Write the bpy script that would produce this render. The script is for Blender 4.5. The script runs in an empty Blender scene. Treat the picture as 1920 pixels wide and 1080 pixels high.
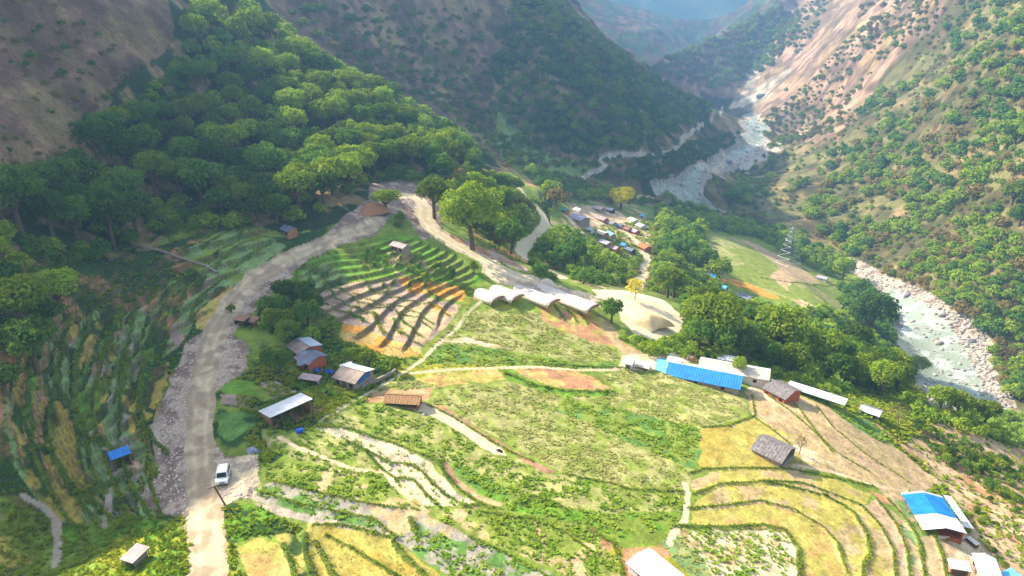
import bpy, math, random
import numpy as np
from mathutils import Vector, Matrix
rng = np.random.default_rng(7)
random.seed(7)

# ------------------------------------------------------------------ camera, sky, sun
PITCH = math.radians(23.0)
FOC = 1280.0                      # focal length in pixels of a 1920 px wide frame
scene = bpy.context.scene
cam_data = bpy.data.cameras.new("camera")
cam_data.sensor_width = 36.0
cam_data.lens = FOC / 1920.0 * 36.0
cam_data.clip_start = 1.0
cam_data.clip_end = 20000.0
camera = bpy.data.objects.new("camera", cam_data)
camera.location = (0, 0, 0)
camera.rotation_euler = (math.pi / 2 - PITCH, 0, 0)
scene.collection.objects.link(camera)
scene.camera = camera

SUN_EL = math.radians(38.0)
SUN_AZ = math.radians(32.0)       # sun stands to the left, this far ahead of straight left
SUN_DIR = np.array([-math.cos(SUN_EL) * math.cos(SUN_AZ), math.cos(SUN_EL) * math.sin(SUN_AZ), math.sin(SUN_EL)])
world = bpy.data.worlds.new("World")
scene.world = world
world.use_nodes = True
wn = world.node_tree
bg = wn.nodes["Background"]
sky = wn.nodes.new("ShaderNodeTexSky")
sky.sky_type = 'NISHITA'
sky.sun_disc = False
sky.sun_elevation = SUN_EL
sky.sun_rotation = math.atan2(SUN_DIR[0], SUN_DIR[1])
sky.altitude = 600
sky.dust_density = 3.0
sky.ozone_density = .6
hs = wn.nodes.new("ShaderNodeHueSaturation")
hs.inputs['Saturation'].default_value = .55
wn.links.new(sky.outputs[0], hs.inputs['Color'])
wn.links.new(hs.outputs[0], bg.inputs[0])
bg.inputs[1].default_value = 0.14
sun_data = bpy.data.lights.new("sun", 'SUN')
sun_data.energy = 5.0
sun_data.angle = math.radians(0.6)
sun_data.color = (1.0, 0.90, 0.70)
sun = bpy.data.objects.new("sun", sun_data)
sun.rotation_euler = Vector(SUN_DIR).to_track_quat('Z', 'Y').to_euler()
sun.location = (-200, 100, 300)
scene.collection.objects.link(sun)
scene.view_settings.view_transform = 'Standard'
scene.view_settings.look = 'None'
scene.view_settings.exposure = 1.4
scene.view_settings.gamma = 1.0
scene.cycles.max_bounces = 5
scene.cycles.diffuse_bounces = 2
scene.cycles.transparent_max_bounces = 6
scene.cycles.volume_bounces = 1

# ------------------------------------------------------------------ survey: photo pixel -> ray
SP, CP = math.sin(PITCH), math.cos(PITCH)
def ray(px, py):
    px = np.asarray(px, float); py = np.asarray(py, float)
    u = (px - 960.0) / FOC; v = (540.0 - py) / FOC
    return np.stack([u, CP + v * SP, -SP + v * CP], -1)
def pix(P):
    P = np.asarray(P, float)
    d = P[..., 1] * CP - P[..., 2] * SP
    v = (P[..., 1] * SP + P[..., 2] * CP) / d
    return 960 + FOC * P[..., 0] / d, 540 - FOC * v

# ------------------------------------------------------------------ noise
def _hash(ix, iy, s):
    h = (ix * 374761393 + iy * 668265263 + s * 1442695041) & 0xffffffff
    h = ((h ^ (h >> 13)) * 1274126177) & 0xffffffff
    return ((h ^ (h >> 16)) & 0xffff) / 65535.0
def vnoise(x, y, s=0):
    x = np.asarray(x, float); y = np.asarray(y, float)
    ix = np.floor(x).astype(np.int64); iy = np.floor(y).astype(np.int64)
    fx = x - ix; fy = y - iy
    fx = fx * fx * (3 - 2 * fx); fy = fy * fy * (3 - 2 * fy)
    a = _hash(ix, iy, s); b = _hash(ix + 1, iy, s); c = _hash(ix, iy + 1, s); d = _hash(ix + 1, iy + 1, s)
    return (a * (1 - fx) + b * fx) * (1 - fy) + (c * (1 - fx) + d * fx) * fy
def fbm(x, y, oct=4, s=0, gain=0.5):
    r = 0; a = 1; t = 0
    for k in range(oct):
        r = r + a * vnoise(x * 2 ** k + 17.3 * k, y * 2 ** k - 9.1 * k, s + k); t += a; a *= gain
    return r / t
def ridged(x, y, oct=4, s=0):
    r = 0; a = 1; t = 0
    for k in range(oct):
        r = r + a * (1 - abs(2 * vnoise(x * 2 ** k + 5.3 * k, y * 2 ** k + 3.1 * k, s + k) - 1)); t += a; a *= 0.5
    return r / t
def sstep(a, b, x):
    t = np.clip((x - a) / (b - a), 0, 1)
    return t * t * (3 - 2 * t)

# ------------------------------------------------------------------ terrain heights from survey points
# (px, py, z): height below the camera known;   (px, py, 't', t): distance along the ray known
SV_Z = [(417,890,-63),(390,1080,-63),(380,980,-63.2),(380,800,-62),(395,680,-60.5),(410,600,-59.5),(500,500,-57),(600,450,-55.5),(690,410,-54),(740,365,-54),
 (800,430,-59),(860,465,-63),(960,520,-68),(1060,560,-71),(1210,600,-76),(1130,545,-73),
 (1440,840,-76),(1760,970,-84),(1840,1060,-86),(1225,1060,-70),(1000,800,-70),(850,700,-68),(850,900,-67),(700,1000,-65),(600,1000,-64),(500,1060,-64),
 (1310,700,-78.5),(1460,745,-81),(1600,770,-85),(1400,760,-78),(1200,680,-76),(1100,640,-74),(1200,900,-71.5),(1350,950,-74),(1550,950,-78),(1500,1070,-75),
 (900,600,-69.5),(780,610,-66),(700,640,-65.5),(640,700,-65),(540,770,-63.5),(600,560,-61),(700,500,-60.5),(780,470,-60),(560,500,-59),(830,560,-67),(650,600,-64),
 (520,580,-61.5),(250,850,-64),(150,900,-65.5),(50,900,-62),(200,680,-60),(300,620,-58.5),(330,520,-55),(420,450,-52),(0,1000,-63),(250,1040,-64.5),(100,1060,-65),
 (100,700,-55),(0,700,-48),(230,560,-53),(100,530,-45),(0,560,-39),
 (1700,860,-90),(1800,830,-95),(1900,900,-98),(1750,775,-97),(1680,735,-98),(1900,1000,-93),(1850,790,-104),
 (1340,650,-82),(1470,690,-92),(1300,580,-84),(1620,690,-112),(1150,500,-92),(1050,515,-82),(990,480,-81),(1010,400,-86),(970,350,-84),(1240,560,-92),
 (1150,430,-112),(1100,400,-110),(1165,390,-117),(1210,490,-112),(1250,430,-120),(1200,520,-107),(1350,450,-123),(1450,500,-127),(1550,570,-129),(1400,550,-124),(1330,510,-118),(1600,640,-132),(1500,620,-122),(1480,510,-129),
 (1130,300,-124),(1090,328,-120),(1200,290,-125),(1290,250,-127),(1355,210,-128),(1230,345,-151),(1290,345,-154),(1340,310,-155),(1400,285,-154),(1440,260,-154),(1400,220,-152),(1250,330,-154),
 (1380,410,-155),(1340,400,-154),(1540,480,-156),(1640,525,-157),(1700,570,-158),(1760,640,-159),(1800,700,-160),(1740,740,-161),(1860,750,-160.5),(1720,650,-160),(1450,440,-150),(1300,395,-140),(1880,700,-158)]
SV_T = [(600,380,182),(400,400,175),(250,420,158),(300,340,182),(400,200,235),(500,60,300),(650,250,245),(700,330,228),(800,280,262),(850,330,245),(150,150,195),(20,50,182),(300,50,262),
 (20,300,140),(150,300,165),(250,260,205),(150,400,150),(40,420,128),(700,180,330),(600,100,350),(820,200,420),(900,260,400),(930,320,300),(1000,290,430),(1000,340,330),
 (750,50,440),(850,80,470),(900,150,480),(600,0,380),(450,0,330),(700,0,430),(800,-200,480),(0,-200,200),(330,-60,290),
 (1000,200,540),(1050,100,590),(1100,200,590),(1180,250,600),(1000,100,560),(950,50,540),
 (1600,450,470),(1800,400,415),(1900,650,325),(1900,300,395),(1900,50,470),(1700,250,540),(1750,100,620),(1850,520,350),(1600,100,780),(1500,300,640),(1480,350,560),(1500,420,490),(1650,350,510),(1700,480,420),
 (1400,100,1150),(1450,10,1250),(1300,130,1150),(1380,170,1020),(1450,200,900),(1500,120,950),(1550,200,780),(1330,170,1080),(1600,0,950),(1750,-100,800),(1900,-200,600)]
SV_W = [(0,0,-64),(-50,0,-62),(60,0,-72),(-100,40,-52),(-150,60,-28),(-220,100,10),(-150,-60,-30),(0,-80,-66),(120,40,-98),(100,100,-89),(160,100,-130),(215,180,-161),(225,90,-162),(230,0,-163),(290,120,-140),(350,180,-100),(420,250,-40),
 (300,0,-130),(420,60,-60),(500,350,10),(600,500,60),(650,800,120),(800,1000,160),(560,900,60),(-400,100,70),(-400,-50,70),(-149,390,14),(-240,410,62),(-375,490,130),(450,1500,-150),(250,1350,-146),(330,1250,-120),(500,-50,0),(900,300,200),(1000,800,250),(900,1300,220),(600,1500,100),  # unseen heights behind the forest rib are kept low to let sun reach it
 (-600,200,150),(-600,0,130),(-500,500,170),(-650,800,350),(-300,700,210),(-100,900,200),(-100,1300,280),(-500,1300,400),(250,1000,-148),(230,1100,-145),(120,1150,-143),(50,1300,-140),(300,1500,-60),(100,1600,0)]
def _ctrl():
    P = []
    for a, b, z in SV_Z:
        d = ray(a, b); P.append(d * (z / d[2]))
    for a, b, t in SV_T:
        P.append(ray(a, b) * t)
    for p in SV_W: P.append(np.array(p, float))
    return np.array(P)
CTRL = _ctrl()
def _rbf(C):
    n = len(C); X = C[:, :2] / 100.0
    r = np.sqrt(((X[:, None] - X[None]) ** 2).sum(-1) + 0.02)
    A = np.zeros((n + 3, n + 3)); A[:n, :n] = r - 0.0 + np.eye(n) * -0.012
    A[:n, n] = 1; A[:n, n + 1:] = X; A[n, :n] = 1; A[n + 1:, :n] = X.T
    b = np.zeros(n + 3); b[:n] = C[:, 2]
    return X, np.linalg.solve(A, b)
GX0, GY0, GST = -760.0, -160.0, 5.0
GNX, GNY = 430, 400
_X, _w = _rbf(CTRL)
gx = GX0 + GST * np.arange(GNX); gy = GY0 + GST * np.arange(GNY)
Zg = np.zeros((GNY, GNX))
for j in range(GNY):
    dx = gx[:, None] / 100 - _X[None, :, 0]; dy = gy[j] / 100 - _X[None, :, 1]
    r = np.sqrt(dx * dx + dy * dy + 0.02)
    Zg[j] = r @ _w[:len(_X)] + _w[-3] + _w[-2] * gx / 100 + _w[-1] * gy[j] / 100
XX, YY = np.meshgrid(gx, gy)
# ridges: crest polylines with falling flanks, merged by a soft maximum
def seg_dist(X, Y, A, B):
    ax, ay = A[0], A[1]; bx, by = B[0] - ax, B[1] - ay
    t = np.clip(((X - ax) * bx + (Y - ay) * by) / (bx * bx + by * by + 1e-9), 0, 1)
    return np.hypot(X - ax - t * bx, Y - ay - t * by), t
def smax(a, b, k):
    h = np.clip(0.5 + 0.5 * (a - b) / k, 0, 1)
    return b * (1 - h) + a * h + k * h * (1 - h)
def ridge(crest, slope, k=14):
    global Zg
    best = np.full(Zg.shape, -1e9)
    for A, B in zip(crest[:-1], crest[1:]):
        d, t = seg_dist(XX, YY, A, B)
        best = np.maximum(best, A[2] + (B[2] - A[2]) * t - slope * d)
    Zg = smax(Zg, best, k)
SPUR = [(900,-160,560),(960,-80,590),(1030,0,620),(1100,60,650),(1180,112,690),(1250,162,725),(1330,198,745),(1390,243,740)]
ridge([tuple(ray(a, b) * t) for a, b, t in SPUR], 0.85)
SHADE_CREST = [(-335,-150,40),(-330,120,62),(-322,205,100),(-318,232,140),(-316,252,194),(-314,290,200),(-312,335,184),(-322,392,120),(-380,470,140)]  # unseen crest added; its heights are shaped to throw shade on the left fields
ridge(SHADE_CREST, 1.05, 20)
RIGHTCREST = [(1225,118,1000),(1250,110,1020),(1330,76,1060),(1400,42,1110),(1470,0,1160),(1600,-120,1250),(1750,-260,1300)]
ridge([tuple(ray(a, b) * t) for a, b, t in RIGHTCREST], 0.8)
# valley floor stays smooth, steep ground gets rock relief
_gyy, _gxx = np.gradient(Zg, GST)
SLg = np.hypot(_gxx, _gyy)
for _ in range(3):
    SLg = (SLg + np.roll(SLg, 1, 0) + np.roll(SLg, -1, 0) + np.roll(SLg, 1, 1) + np.roll(SLg, -1, 1)) / 5
_far = sstep(250, 700, np.hypot(XX, YY))
amp = sstep(0.40, 0.75, SLg) * (9 + 26 * _far)
Zg = Zg + amp * (ridged(XX / 150, YY / 150, 4, 11) - 0.62) + sstep(0.35, 0.7, SLg) * 3.0 * (fbm(XX / 22, YY / 22, 3, 5) - 0.5)

def _cub(p0, p1, p2, p3, t):
    return p1 + 0.5 * t * (p2 - p0 + t * (2 * p0 - 5 * p1 + 4 * p2 - p3 + t * (3 * (p1 - p2) + p3 - p0)))
def Hbase(x, y):
    fx = np.clip((np.asarray(x, float) - GX0) / GST, 1.001, GNX - 3.001); fy = np.clip((np.asarray(y, float) - GY0) / GST, 1.001, GNY - 3.001)
    ix = fx.astype(int); iy = fy.astype(int); tx = fx - ix; ty = fy - iy
    rows = []
    for k in (-1, 0, 1, 2):
        rows.append(_cub(Zg[iy + k, ix - 1], Zg[iy + k, ix], Zg[iy + k, ix + 1], Zg[iy + k, ix + 2], tx))
    return _cub(*rows, ty)
def Hlin(x, y):
    fx = np.clip((x - GX0) / GST, 0, GNX - 1.001); fy = np.clip((y - GY0) / GST, 0, GNY - 1.001)
    ix = fx.astype(int); iy = fy.astype(int); tx = fx - ix; ty = fy - iy
    return (Zg[iy, ix] * (1 - tx) + Zg[iy, ix + 1] * tx) * (1 - ty) + (Zg[iy + 1, ix] * (1 - tx) + Zg[iy + 1, ix + 1] * tx) * ty
def slope_at(x, y):
    fx = np.clip((np.asarray(x, float) - GX0) / GST, 0, GNX - 1).astype(int); fy = np.clip((np.asarray(y, float) - GY0) / GST, 0, GNY - 1).astype(int)
    return SLg[fy, fx]
def march(px, py, lift=0.0):
    """first hit of the pixel rays with the ground (raised by lift)"""
    D = ray(px, py).reshape(-1, 3); n = len(D)
    t0 = np.full(n, 30.0); hit = np.zeros(n, bool); T = np.full(n, 1700.0); lo = t0.copy()
    t = t0.copy()
    while t[0] < 1690:
        tn = t * 1.012 + 0.2
        P = D * tn[:, None]
        below = (P[:, 2] < Hlin(P[:, 0], P[:, 1]) + lift) & ~hit
        if below.any():
            a = t[below]; b = tn[below]; d = D[below]
            for _ in range(14):
                m = (a + b) / 2; Q = d * m[:, None]
                bl = Q[:, 2] < Hbase(Q[:, 0], Q[:, 1]) + lift
                b = np.where(bl, m, b); a = np.where(bl, a, m)
            T[below] = b; hit |= below
        t = tn
        if hit.all(): break
    P = D * T[:, None]
    return P, hit
def G(px, py):
    P, h = march([px], [py]); return P[0]
# ------------------------------------------------------------------ land cover, traced field by field
def srgb(r, g, b):
    f = lambda c: (c / 255 / 12.92) if c / 255 <= 0.04045 else ((c / 255 + 0.055) / 1.055) ** 2.4
    return np.array([f(r), f(g), f(b)])
COL = {
 'hillg': srgb(104,100,60),
 'meadow': srgb(112,128,48), 'lush': srgb(96,134,38), 'dgreen': srgb(50,72,32), 'olive': srgb(166,154,78), 'oliveb': srgb(162,142,66), 'gold': srgb(182,150,90),
 'stub': srgb(176,152,112), 'tan': srgb(178,150,118), 'orange': srgb(196,136,56), 'soil': srgb(150,116,92), 'mauve': srgb(150,128,114), 'cream': srgb(192,178,144),
 'crop': srgb(152,148,92), 'cropg': srgb(122,134,56), 'cropd': srgb(90,124,58), 'grey': srgb(150,142,126), 'gravel': srgb(170,150,134), 'gravd': srgb(132,112,100),
 'road': srgb(162,142,116), 'sand': srgb(214,196,164), 'pale': srgb(204,184,150), 'earth': srgb(168,124,90), 'yelgr': srgb(138,136,36), 'mist': srgb(116,138,84),
 'rock': srgb(122,94,74), 'dry': srgb(134,112,76), 'bare': srgb(154,124,104), 'scree': srgb(186,172,152), 'forest': srgb(46,60,32), 'wash': srgb(160,152,140), 'water': srgb(128,138,120), 'bed': srgb(172,160,146),
}
# name, colour, second colour, patch size m, patch share, (crop density, crop kind), points
F = []
def fld(name, c, c2, sc, share, crop, pts): F.append((name, COL[c], COL[c2], sc, share, crop, pts))
# hills and slopes
fld('hill','hillg','dry',8,.25,None,[(1290,400),(1300,360),(1400,310),(1470,270),(1560,250),(1650,140),(1780,-10),(1780,-150),(1990,-150),(1990,820),(1890,765),(1830,620),(1760,560),(1670,530),(1560,470),(1420,425)])
fld('hill','bare','dry',12,.35,None,[(1400,190),(1270,170),(1250,115),(1330,80),(1440,30),(1500,-60),(1790,-100),(1780,30),(1650,150),(1570,265),(1470,268),(1450,240),(1415,212)])
fld('hill','scree','bare',6,.3,None,[(1370,198),(1392,165),(1425,95),(1448,82),(1432,130),(1412,165),(1440,150),(1480,130),(1440,185),(1400,205)])
fld('hill','rock','dry',8,.5,None,[(0,-300),(330,-200),(330,60),(300,110),(220,180),(165,270),(60,310),(0,330)])
fld('hill','rock','dry',20,.4,None,[(480,-200),(950,-200),(935,60),(925,180),(900,240),(880,250),(760,190),(650,130),(520,60)])
fld('ground','forest','dry',7,.3,None,[(0,330),(60,310),(160,270),(330,60),(400,0),(520,60),(650,130),(760,190),(900,270),(940,320),(900,330),(780,320),(700,350),(690,390),(600,425),(520,430),(420,410),(330,420),(260,460),(190,480),(120,520),(0,560)])
fld('ground','meadow','earth',9,.3,None,[(860,320),(960,320),(1010,360),(1030,420),(1010,470),(1000,500),(940,490),(880,460),(820,430),(800,390)])
fld('ground','mist','meadow',12,.4,None,[(930,210),(1000,280),(1090,310),(1120,300),(1090,330),(980,330),(930,290)])
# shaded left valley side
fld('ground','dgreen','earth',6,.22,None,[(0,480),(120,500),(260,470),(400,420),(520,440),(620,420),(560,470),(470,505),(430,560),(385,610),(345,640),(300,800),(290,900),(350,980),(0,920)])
fld('crop_field','mist','meadow',3,.35,None,[(340,470),(414,420),(437,427),(500,440),(530,455),(500,480),(455,515),(430,545),(400,520),(360,500)])
fld('crop_field','gold','olive',3,.4,None,[(362,590),(388,555),(430,528),(436,545),(405,590),(385,612),(366,606)])
fld('crop_field','mist','mauve',3,.3,None,[(344,560),(386,514),(414,524),(388,552),(362,580),(356,606),(336,640),(305,660),(318,610)])
fld('crop_field','dry','mist',3,.4,None,[(279,580),(300,540),(326,520),(342,528),(316,545),(300,575),(285,600)])
fld('crop_field','mauve','mist',3,.4,None,[(206,681),(232,664),(226,685),(208,721),(183,738),(196,705)])
fld('crop_field','mist','grey',3,.3,None,[(228,600),(250,596),(256,640),(250,668),(230,672),(222,640)])
fld('crop_field','mist','grey',3,.3,None,[(244,673),(273,669),(268,713),(253,742),(228,742),(228,713)])
fld('crop_field','grey','mist',3,.3,None,[(236,750),(261,783),(244,797),(216,799),(226,766)])
fld('crop_field','lush','cropg',2,.3,(1.2,'low'),[(165,738),(208,740),(205,790),(185,812),(165,808)])
fld('crop_field','mist','grey',3,.35,None,[(216,800),(261,799),(314,852),(290,858),(250,838),(212,825)])
fld('crop_field','oliveb','dgreen',3,.3,None,[(314,669),(327,701),(312,766),(297,754),(300,700)])
fld('crop_field','oliveb','dgreen',3,.3,None,[(277,746),(301,774),(285,799),(261,765)])
fld('crop_field','oliveb','dgreen',4,.45,None,[(122,742),(151,775),(163,870),(200,925),(190,945),(150,930),(106,868),(104,800)])
fld('crop_field','oliveb','dgreen',4,.45,None,[(61,836),(94,852),(122,901),(171,948),(173,995),(134,986),(65,905)])
fld('crop_field','mist','cropg',3,.4,None,[(163,831),(200,831),(240,893),(212,913),(175,880)])
fld('crop_field','grey','tan',3,.4,None,[(232,870),(261,850),(290,872),(269,890),(240,886)])
fld('ground','grey','gravel',3,.4,None,[(190,812),(205,815),(222,838),(206,845)])
fld('ground','meadow','lush',4,.4,(.5,'bush'),[(0,920),(150,985),(250,960),(340,985),(362,1020),(360,1090),(0,1090)])
fld('ground','yelgr','lush',3,.4,(.7,'bush'),[(180,1090),(200,1020),(270,985),(330,990),(360,1030),(358,1090)])
fld('ground','oliveb','dgreen',3,.4,None,[(0,1000),(50,1010),(70,1050),(60,1090),(0,1090)])
# land between the road and the middle fields
fld('ground','dgreen','meadow',5,.4,None,[(455,640),(470,600),(500,540),(560,500),(640,520),(640,640),(700,660),(770,680),(700,740),(620,780),(600,800),(500,880),(490,860),(430,850),(405,800),(400,740),(430,720),(465,690)])
fld('crop_field','lush','meadow',3,.4,None,[(425,700),(480,712),(525,740),(480,760),(440,740),(410,720)])
fld('ground','mauve','gravel',2.5,.4,None,[(490,712),(520,712),(560,732),(520,745)])
fld('ground','mauve','dgreen',2.5,.4,None,[(420,735),(470,735),(510,755),(490,770),(430,755)])
fld('crop_field','cropd','dgreen',3,.4,None,[(420,762),(490,775),(500,790),(440,825),(420,800)])
fld('ground','yelgr','lush',3,.4,None,[(560,725),(620,716),(660,725),(690,735),(620,772),(590,765),(592,748)])
fld('ground','gravd','earth',2,.4,None,[(500,790),(585,758),(625,765),(560,790),(520,800)])
# road spoil, gravel
fld('gravel_bank','gravel','gravd',2.2,.42,None,[(440,548),(470,505),(530,468),(600,440),(660,425),(672,445),(640,462),(575,492),(520,530),(480,570),(430,620),(462,636),(466,690),(430,715),(398,740),(402,800),(430,850),(490,858),(486,930),(425,948),(412,1010),(362,1000),(352,975),(300,950),(275,925),(290,900),(315,875),(295,800),(318,770),(332,700),(345,635),(385,610),(410,575)])
fld('gravel_bank','pale','gravel',2.0,.45,None,[(418,858),(492,852),(490,930),(425,948),(405,905)])  # paler colour paints the lit patch of gravel around the parked car
fld('gravel_bank','gravd','gravel',3,.4,None,[(600,440),(640,405),(690,372),(700,345),(760,335),(800,352),(830,395),(830,440),(790,450),(765,410),(735,400),(700,440),(660,450)])
fld('gravel_bank','pale','gravel',3,.4,None,[(780,385),(800,365),(815,420),(860,446),(905,468),(965,505),(1010,518),(1060,540),(1130,560),(1115,580),(1040,560),(985,540),(935,530),(900,505),(868,478),(825,452),(795,425)])
fld('gravel_bank','earth','gravel',3,.4,None,[(830,432),(885,455),(950,480),(1000,505),(1000,512),(940,490),(860,450)])
fld('sand_yard','sand','pale',4,.4,None,[(1110,545),(1180,546),(1235,560),(1282,596),(1278,628),(1232,642),(1190,634),(1163,606),(1158,578),(1120,560)])
# fan of small terraces
fld('crop_field','lush','meadow',4,.35,(.25,'low'),[(640,455),(690,448),(720,440),(770,440),(840,462),(905,490),(912,525),(880,540),(800,525),(700,520),(640,530),(560,540),(540,510),(575,480)])
fld('crop_field','lush','stub',2.5,.4,None,[(690,470),(760,470),(830,495),(800,522),(740,515),(690,505)])
fld('crop_field','mist','dgreen',3,.35,None,[(556,505),(602,492),(645,515),(640,545),(600,552),(565,540)])
fld('crop_field','mauve','tan',4,.35,None,[(575,560),(590,548),(616,538),(650,530),(690,528),(740,516),(800,560),(858,572),(848,600),(800,640),(790,652),(720,632),(682,612),(640,602),(600,585)])
fld('crop_field','stub','mauve',4,.35,None,[(742,573),(816,571),(845,592),(807,618),(790,645),(764,633),(740,600)])
fld('crop_field','orange','gold',3,.35,(1.0,'straw'),[(735,520),(778,518),(790,530),(830,530),(866,542),(866,566),(820,558),(796,552),(755,548)])
fld('crop_field','orange','gold',3,.35,(1.0,'straw'),[(787,569),(815,571),(842,590),(836,596),(812,580)])
fld('crop_field','gold','orange',3,.35,(1.0,'straw'),[(640,604),(684,612),(725,634),(787,652),(785,668),(740,668),(700,656),(665,640),(634,634)])
fld('crop_field','gold','orange',3,.35,None,[(885,555),(910,566),(905,574),(880,570)])
# middle fields
fld('crop_field','meadow','yelgr',4,.4,(.3,'low'),[(868,560),(905,566),(970,572),(1110,588),(1170,660),(1190,690),(1080,695),(780,690),(770,705),(740,700),(790,660),(830,620),(850,590)])
fld('crop_field','crop','cropg',2.4,.45,(1.5,'low'),[(860,588),(960,578),(1010,590),(1050,625),(1160,655),(1180,675),(1080,680),(960,662),(880,650),(810,648),(840,610)])
fld('crop_field','cropg','cropd',2.5,.4,(1.6,'leafy'),[(806,645),(890,650),(1000,668),(1090,685),(1155,680),(1150,692),(1060,690),(950,687),(798,683)])
fld('crop_field','pale','stub',3,.4,None,[(820,636),(880,634),(890,640),(960,655),(945,657),(880,646),(830,642)])
fld('crop_field','earth','olive',2.5,.45,None,[(1012,572),(1100,588),(1125,600),(1150,630),(1172,655),(1110,645),(1050,622),(1012,600)])
fld('ground','stub','earth',3,.4,None,[(1125,600),(1150,620),(1172,650),(1220,668),(1190,676),(1160,660),(1130,625)])
fld('crop_field','yelgr','olive',3,.4,None,[(770,690),(880,690),(965,690),(860,700),(830,712),(780,706),(735,708)])
fld('crop_field','gold','olive',3,.35,(.5,'straw'),[(838,702),(930,693),(948,716),(900,722),(860,716)])
fld('crop_field','gold','olive',3,.35,(.5,'straw'),[(775,712),(820,702),(860,716),(880,722),(830,726)])
fld('crop_field','crop','cropg',2.2,.45,(1.7,'low'),[(690,735),(720,715),(770,712),(830,727),(950,720),(1010,728),(1080,745),(1160,735),(1130,705),(1180,692),(1300,705),(1392,730),(1400,778),(1315,802),(1290,872),(1282,922),(1180,916),(1060,888),(960,835),(880,790),(812,757),(815,735),(740,728)])
fld('crop_field','cropg','cropd',2.5,.45,(1.6,'leafy'),[(1060,745),(1180,770),(1312,800),(1305,850),(1290,875),(1200,840),(1120,800),(1040,770)])
fld('crop_field','earth','gold',3,.45,None,[(955,695),(1010,690),(1080,697),(1120,708),(1152,730),(1110,735),(1040,728),(990,712)])
fld('crop_field','lush','meadow',2,.4,(2.0,'leafy'),[(940,698),(960,700),(1010,722),(1060,734),(1150,732),(1152,742),(1060,746),(1000,734),(950,715)])
fld('ground','earth','stub',2.5,.35,None,[(680,751),(696,731),(808,729),(806,750),(760,755)])
fld('crop_field','soil','earth',3,.25,None,[(797,757),(832,761),(875,788),(940,830),(1000,862),(1052,888),(1028,890),(980,862),(900,815),(850,780)])
fld('path','cream','pale',2,.3,None,[(765,760),(797,757),(850,782),(905,818),(945,845),(955,856),(930,854),(880,820),(830,790),(790,772)])
fld('crop_field','crop','cropg',2.4,.5,(1.7,'leafy'),[(600,797),(650,770),(700,757),(765,762),(830,794),(880,824),(930,858),(985,864),(1028,892),(1060,892),(1180,920),(1282,926),(1278,955),(1180,955),(1100,965),(1020,948),(940,940),(880,900),(850,870),(800,850),(730,822),(680,806)])
fld('crop_field','cream','grey',1.8,.2,(.22,'leafy'),[(596,800),(660,808),(700,820),(760,838),(812,864),(824,885),(862,925),(896,945),(850,952),(800,948),(760,925),(735,885),(690,850),(640,822)])
fld('crop_field','soil','stub',2,.3,None,[(832,866),(848,868),(862,895),(905,930),(962,946),(925,955),(895,940),(855,905),(838,885)])
fld('crop_field','lush','cropd',2,.4,(2.2,'leafy'),[(850,868),(900,885),(950,915),(966,935),(950,942),(905,925),(868,895)])
fld('crop_field','meadow','lush',3,.4,(1.2,'leafy'),[(965,935),(1010,930),(1060,950),(1120,962),(1270,955),(1275,985),(1200,1000),(1170,1010),(1100,985),(1000,965),(940,955)])
fld('crop_field','crop','meadow',2.5,.5,(1.0,'leafy'),[(500,805),(600,802),(640,822),(690,852),(735,885),(640,880),(560,860),(510,840)])
fld('crop_field','cropg','stub',1.8,.3,(2.0,'leafy'),[(492,868),(560,868),(650,882),(740,890),(765,930),(820,955),(900,955),(1000,970),(1100,990),(1150,1010),(1180,1050),(1175,1090),(1080,1090),(1000,1045),(900,1010),(820,975),(700,945),(600,925),(500,900)])
fld('crop_field','grey','cropd',2.4,.5,(1.0,'leafy'),[(486,915),(520,905),(600,928),(700,950),(800,975),(880,1010),(960,1040),(1060,1090),(860,1090),(760,1025),(640,985),(540,960),(480,940)])
fld('crop_field','stub','grey',3,.4,None,[(690,945),(745,945),(800,960),(850,990),(900,1015),(860,1015),(790,985),(765,1000),(735,1010),(715,985)])
fld('ground','gravel','grey',2.5,.4,None,[(484,945),(540,957),(600,972),(660,985),(720,1000),(640,1000),(590,985),(560,975),(500,960)])
fld('crop_field','olive','oliveb',3,.45,(.5,'straw'),[(585,985),(640,992),(730,1010),(770,1035),(840,1090),(600,1090),(575,1030)])
fld('crop_field','gold','olive',3,.35,(.4,'straw'),[(452,1032),(490,1012),(525,1022),(548,1060),(555,1090),(470,1090)])
fld('crop_field','olive','dgreen',3,.4,None,[(520,1000),(560,998),(578,1040),(582,1090),(560,1090),(550,1050),(532,1020)])
fld('ground','dgreen','lush',3,.45,(.9,'bush'),[(415,955),(440,943),(485,948),(540,975),(575,1000),(520,1005),(480,1008),(440,1025),(412,1015)])
fld('ground','yelgr','meadow',3,.45,(.8,'bush'),[(412,1015),(448,1022),(452,1045),(470,1090),(408,1090)])
# right-hand fields
fld('crop_field','stub','tan',4,.35,(.5,'straw'),[(1395,733),(1440,728),(1500,742),(1545,760),(1600,790),(1650,822),(1700,850),(1765,905),(1705,920),(1640,906),(1560,884),(1490,870),(1480,830),(1405,778)])
fld('crop_field','cropd','mist',2,.4,(1.6,'leafy'),[(1552,765),(1600,775),(1640,795),(1680,828),(1660,832),(1600,800)])
fld('ground','stub','olive',3,.4,(.2,'straw'),[(1395,800),(1480,800),(1520,860),(1500,885),(1400,880)])
fld('crop_field','oliveb','olive',3,.4,(.5,'straw'),[(1312,802),(1366,797),(1420,826),(1420,855),(1470,880),(1400,878),(1300,876),(1308,840)])
fld('crop_field','olive','stub',3,.35,(.5,'straw'),[(1370,795),(1416,780),(1472,825),(1410,822)])
fld('crop_field','olive','stub',2.6,.4,(.5,'straw'),[(1288,895),(1320,880),(1400,877),(1480,882),(1560,897),(1632,926),(1615,947),(1560,930),(1500,914),(1430,903),(1350,908),(1300,925),(1283,912)])
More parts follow.
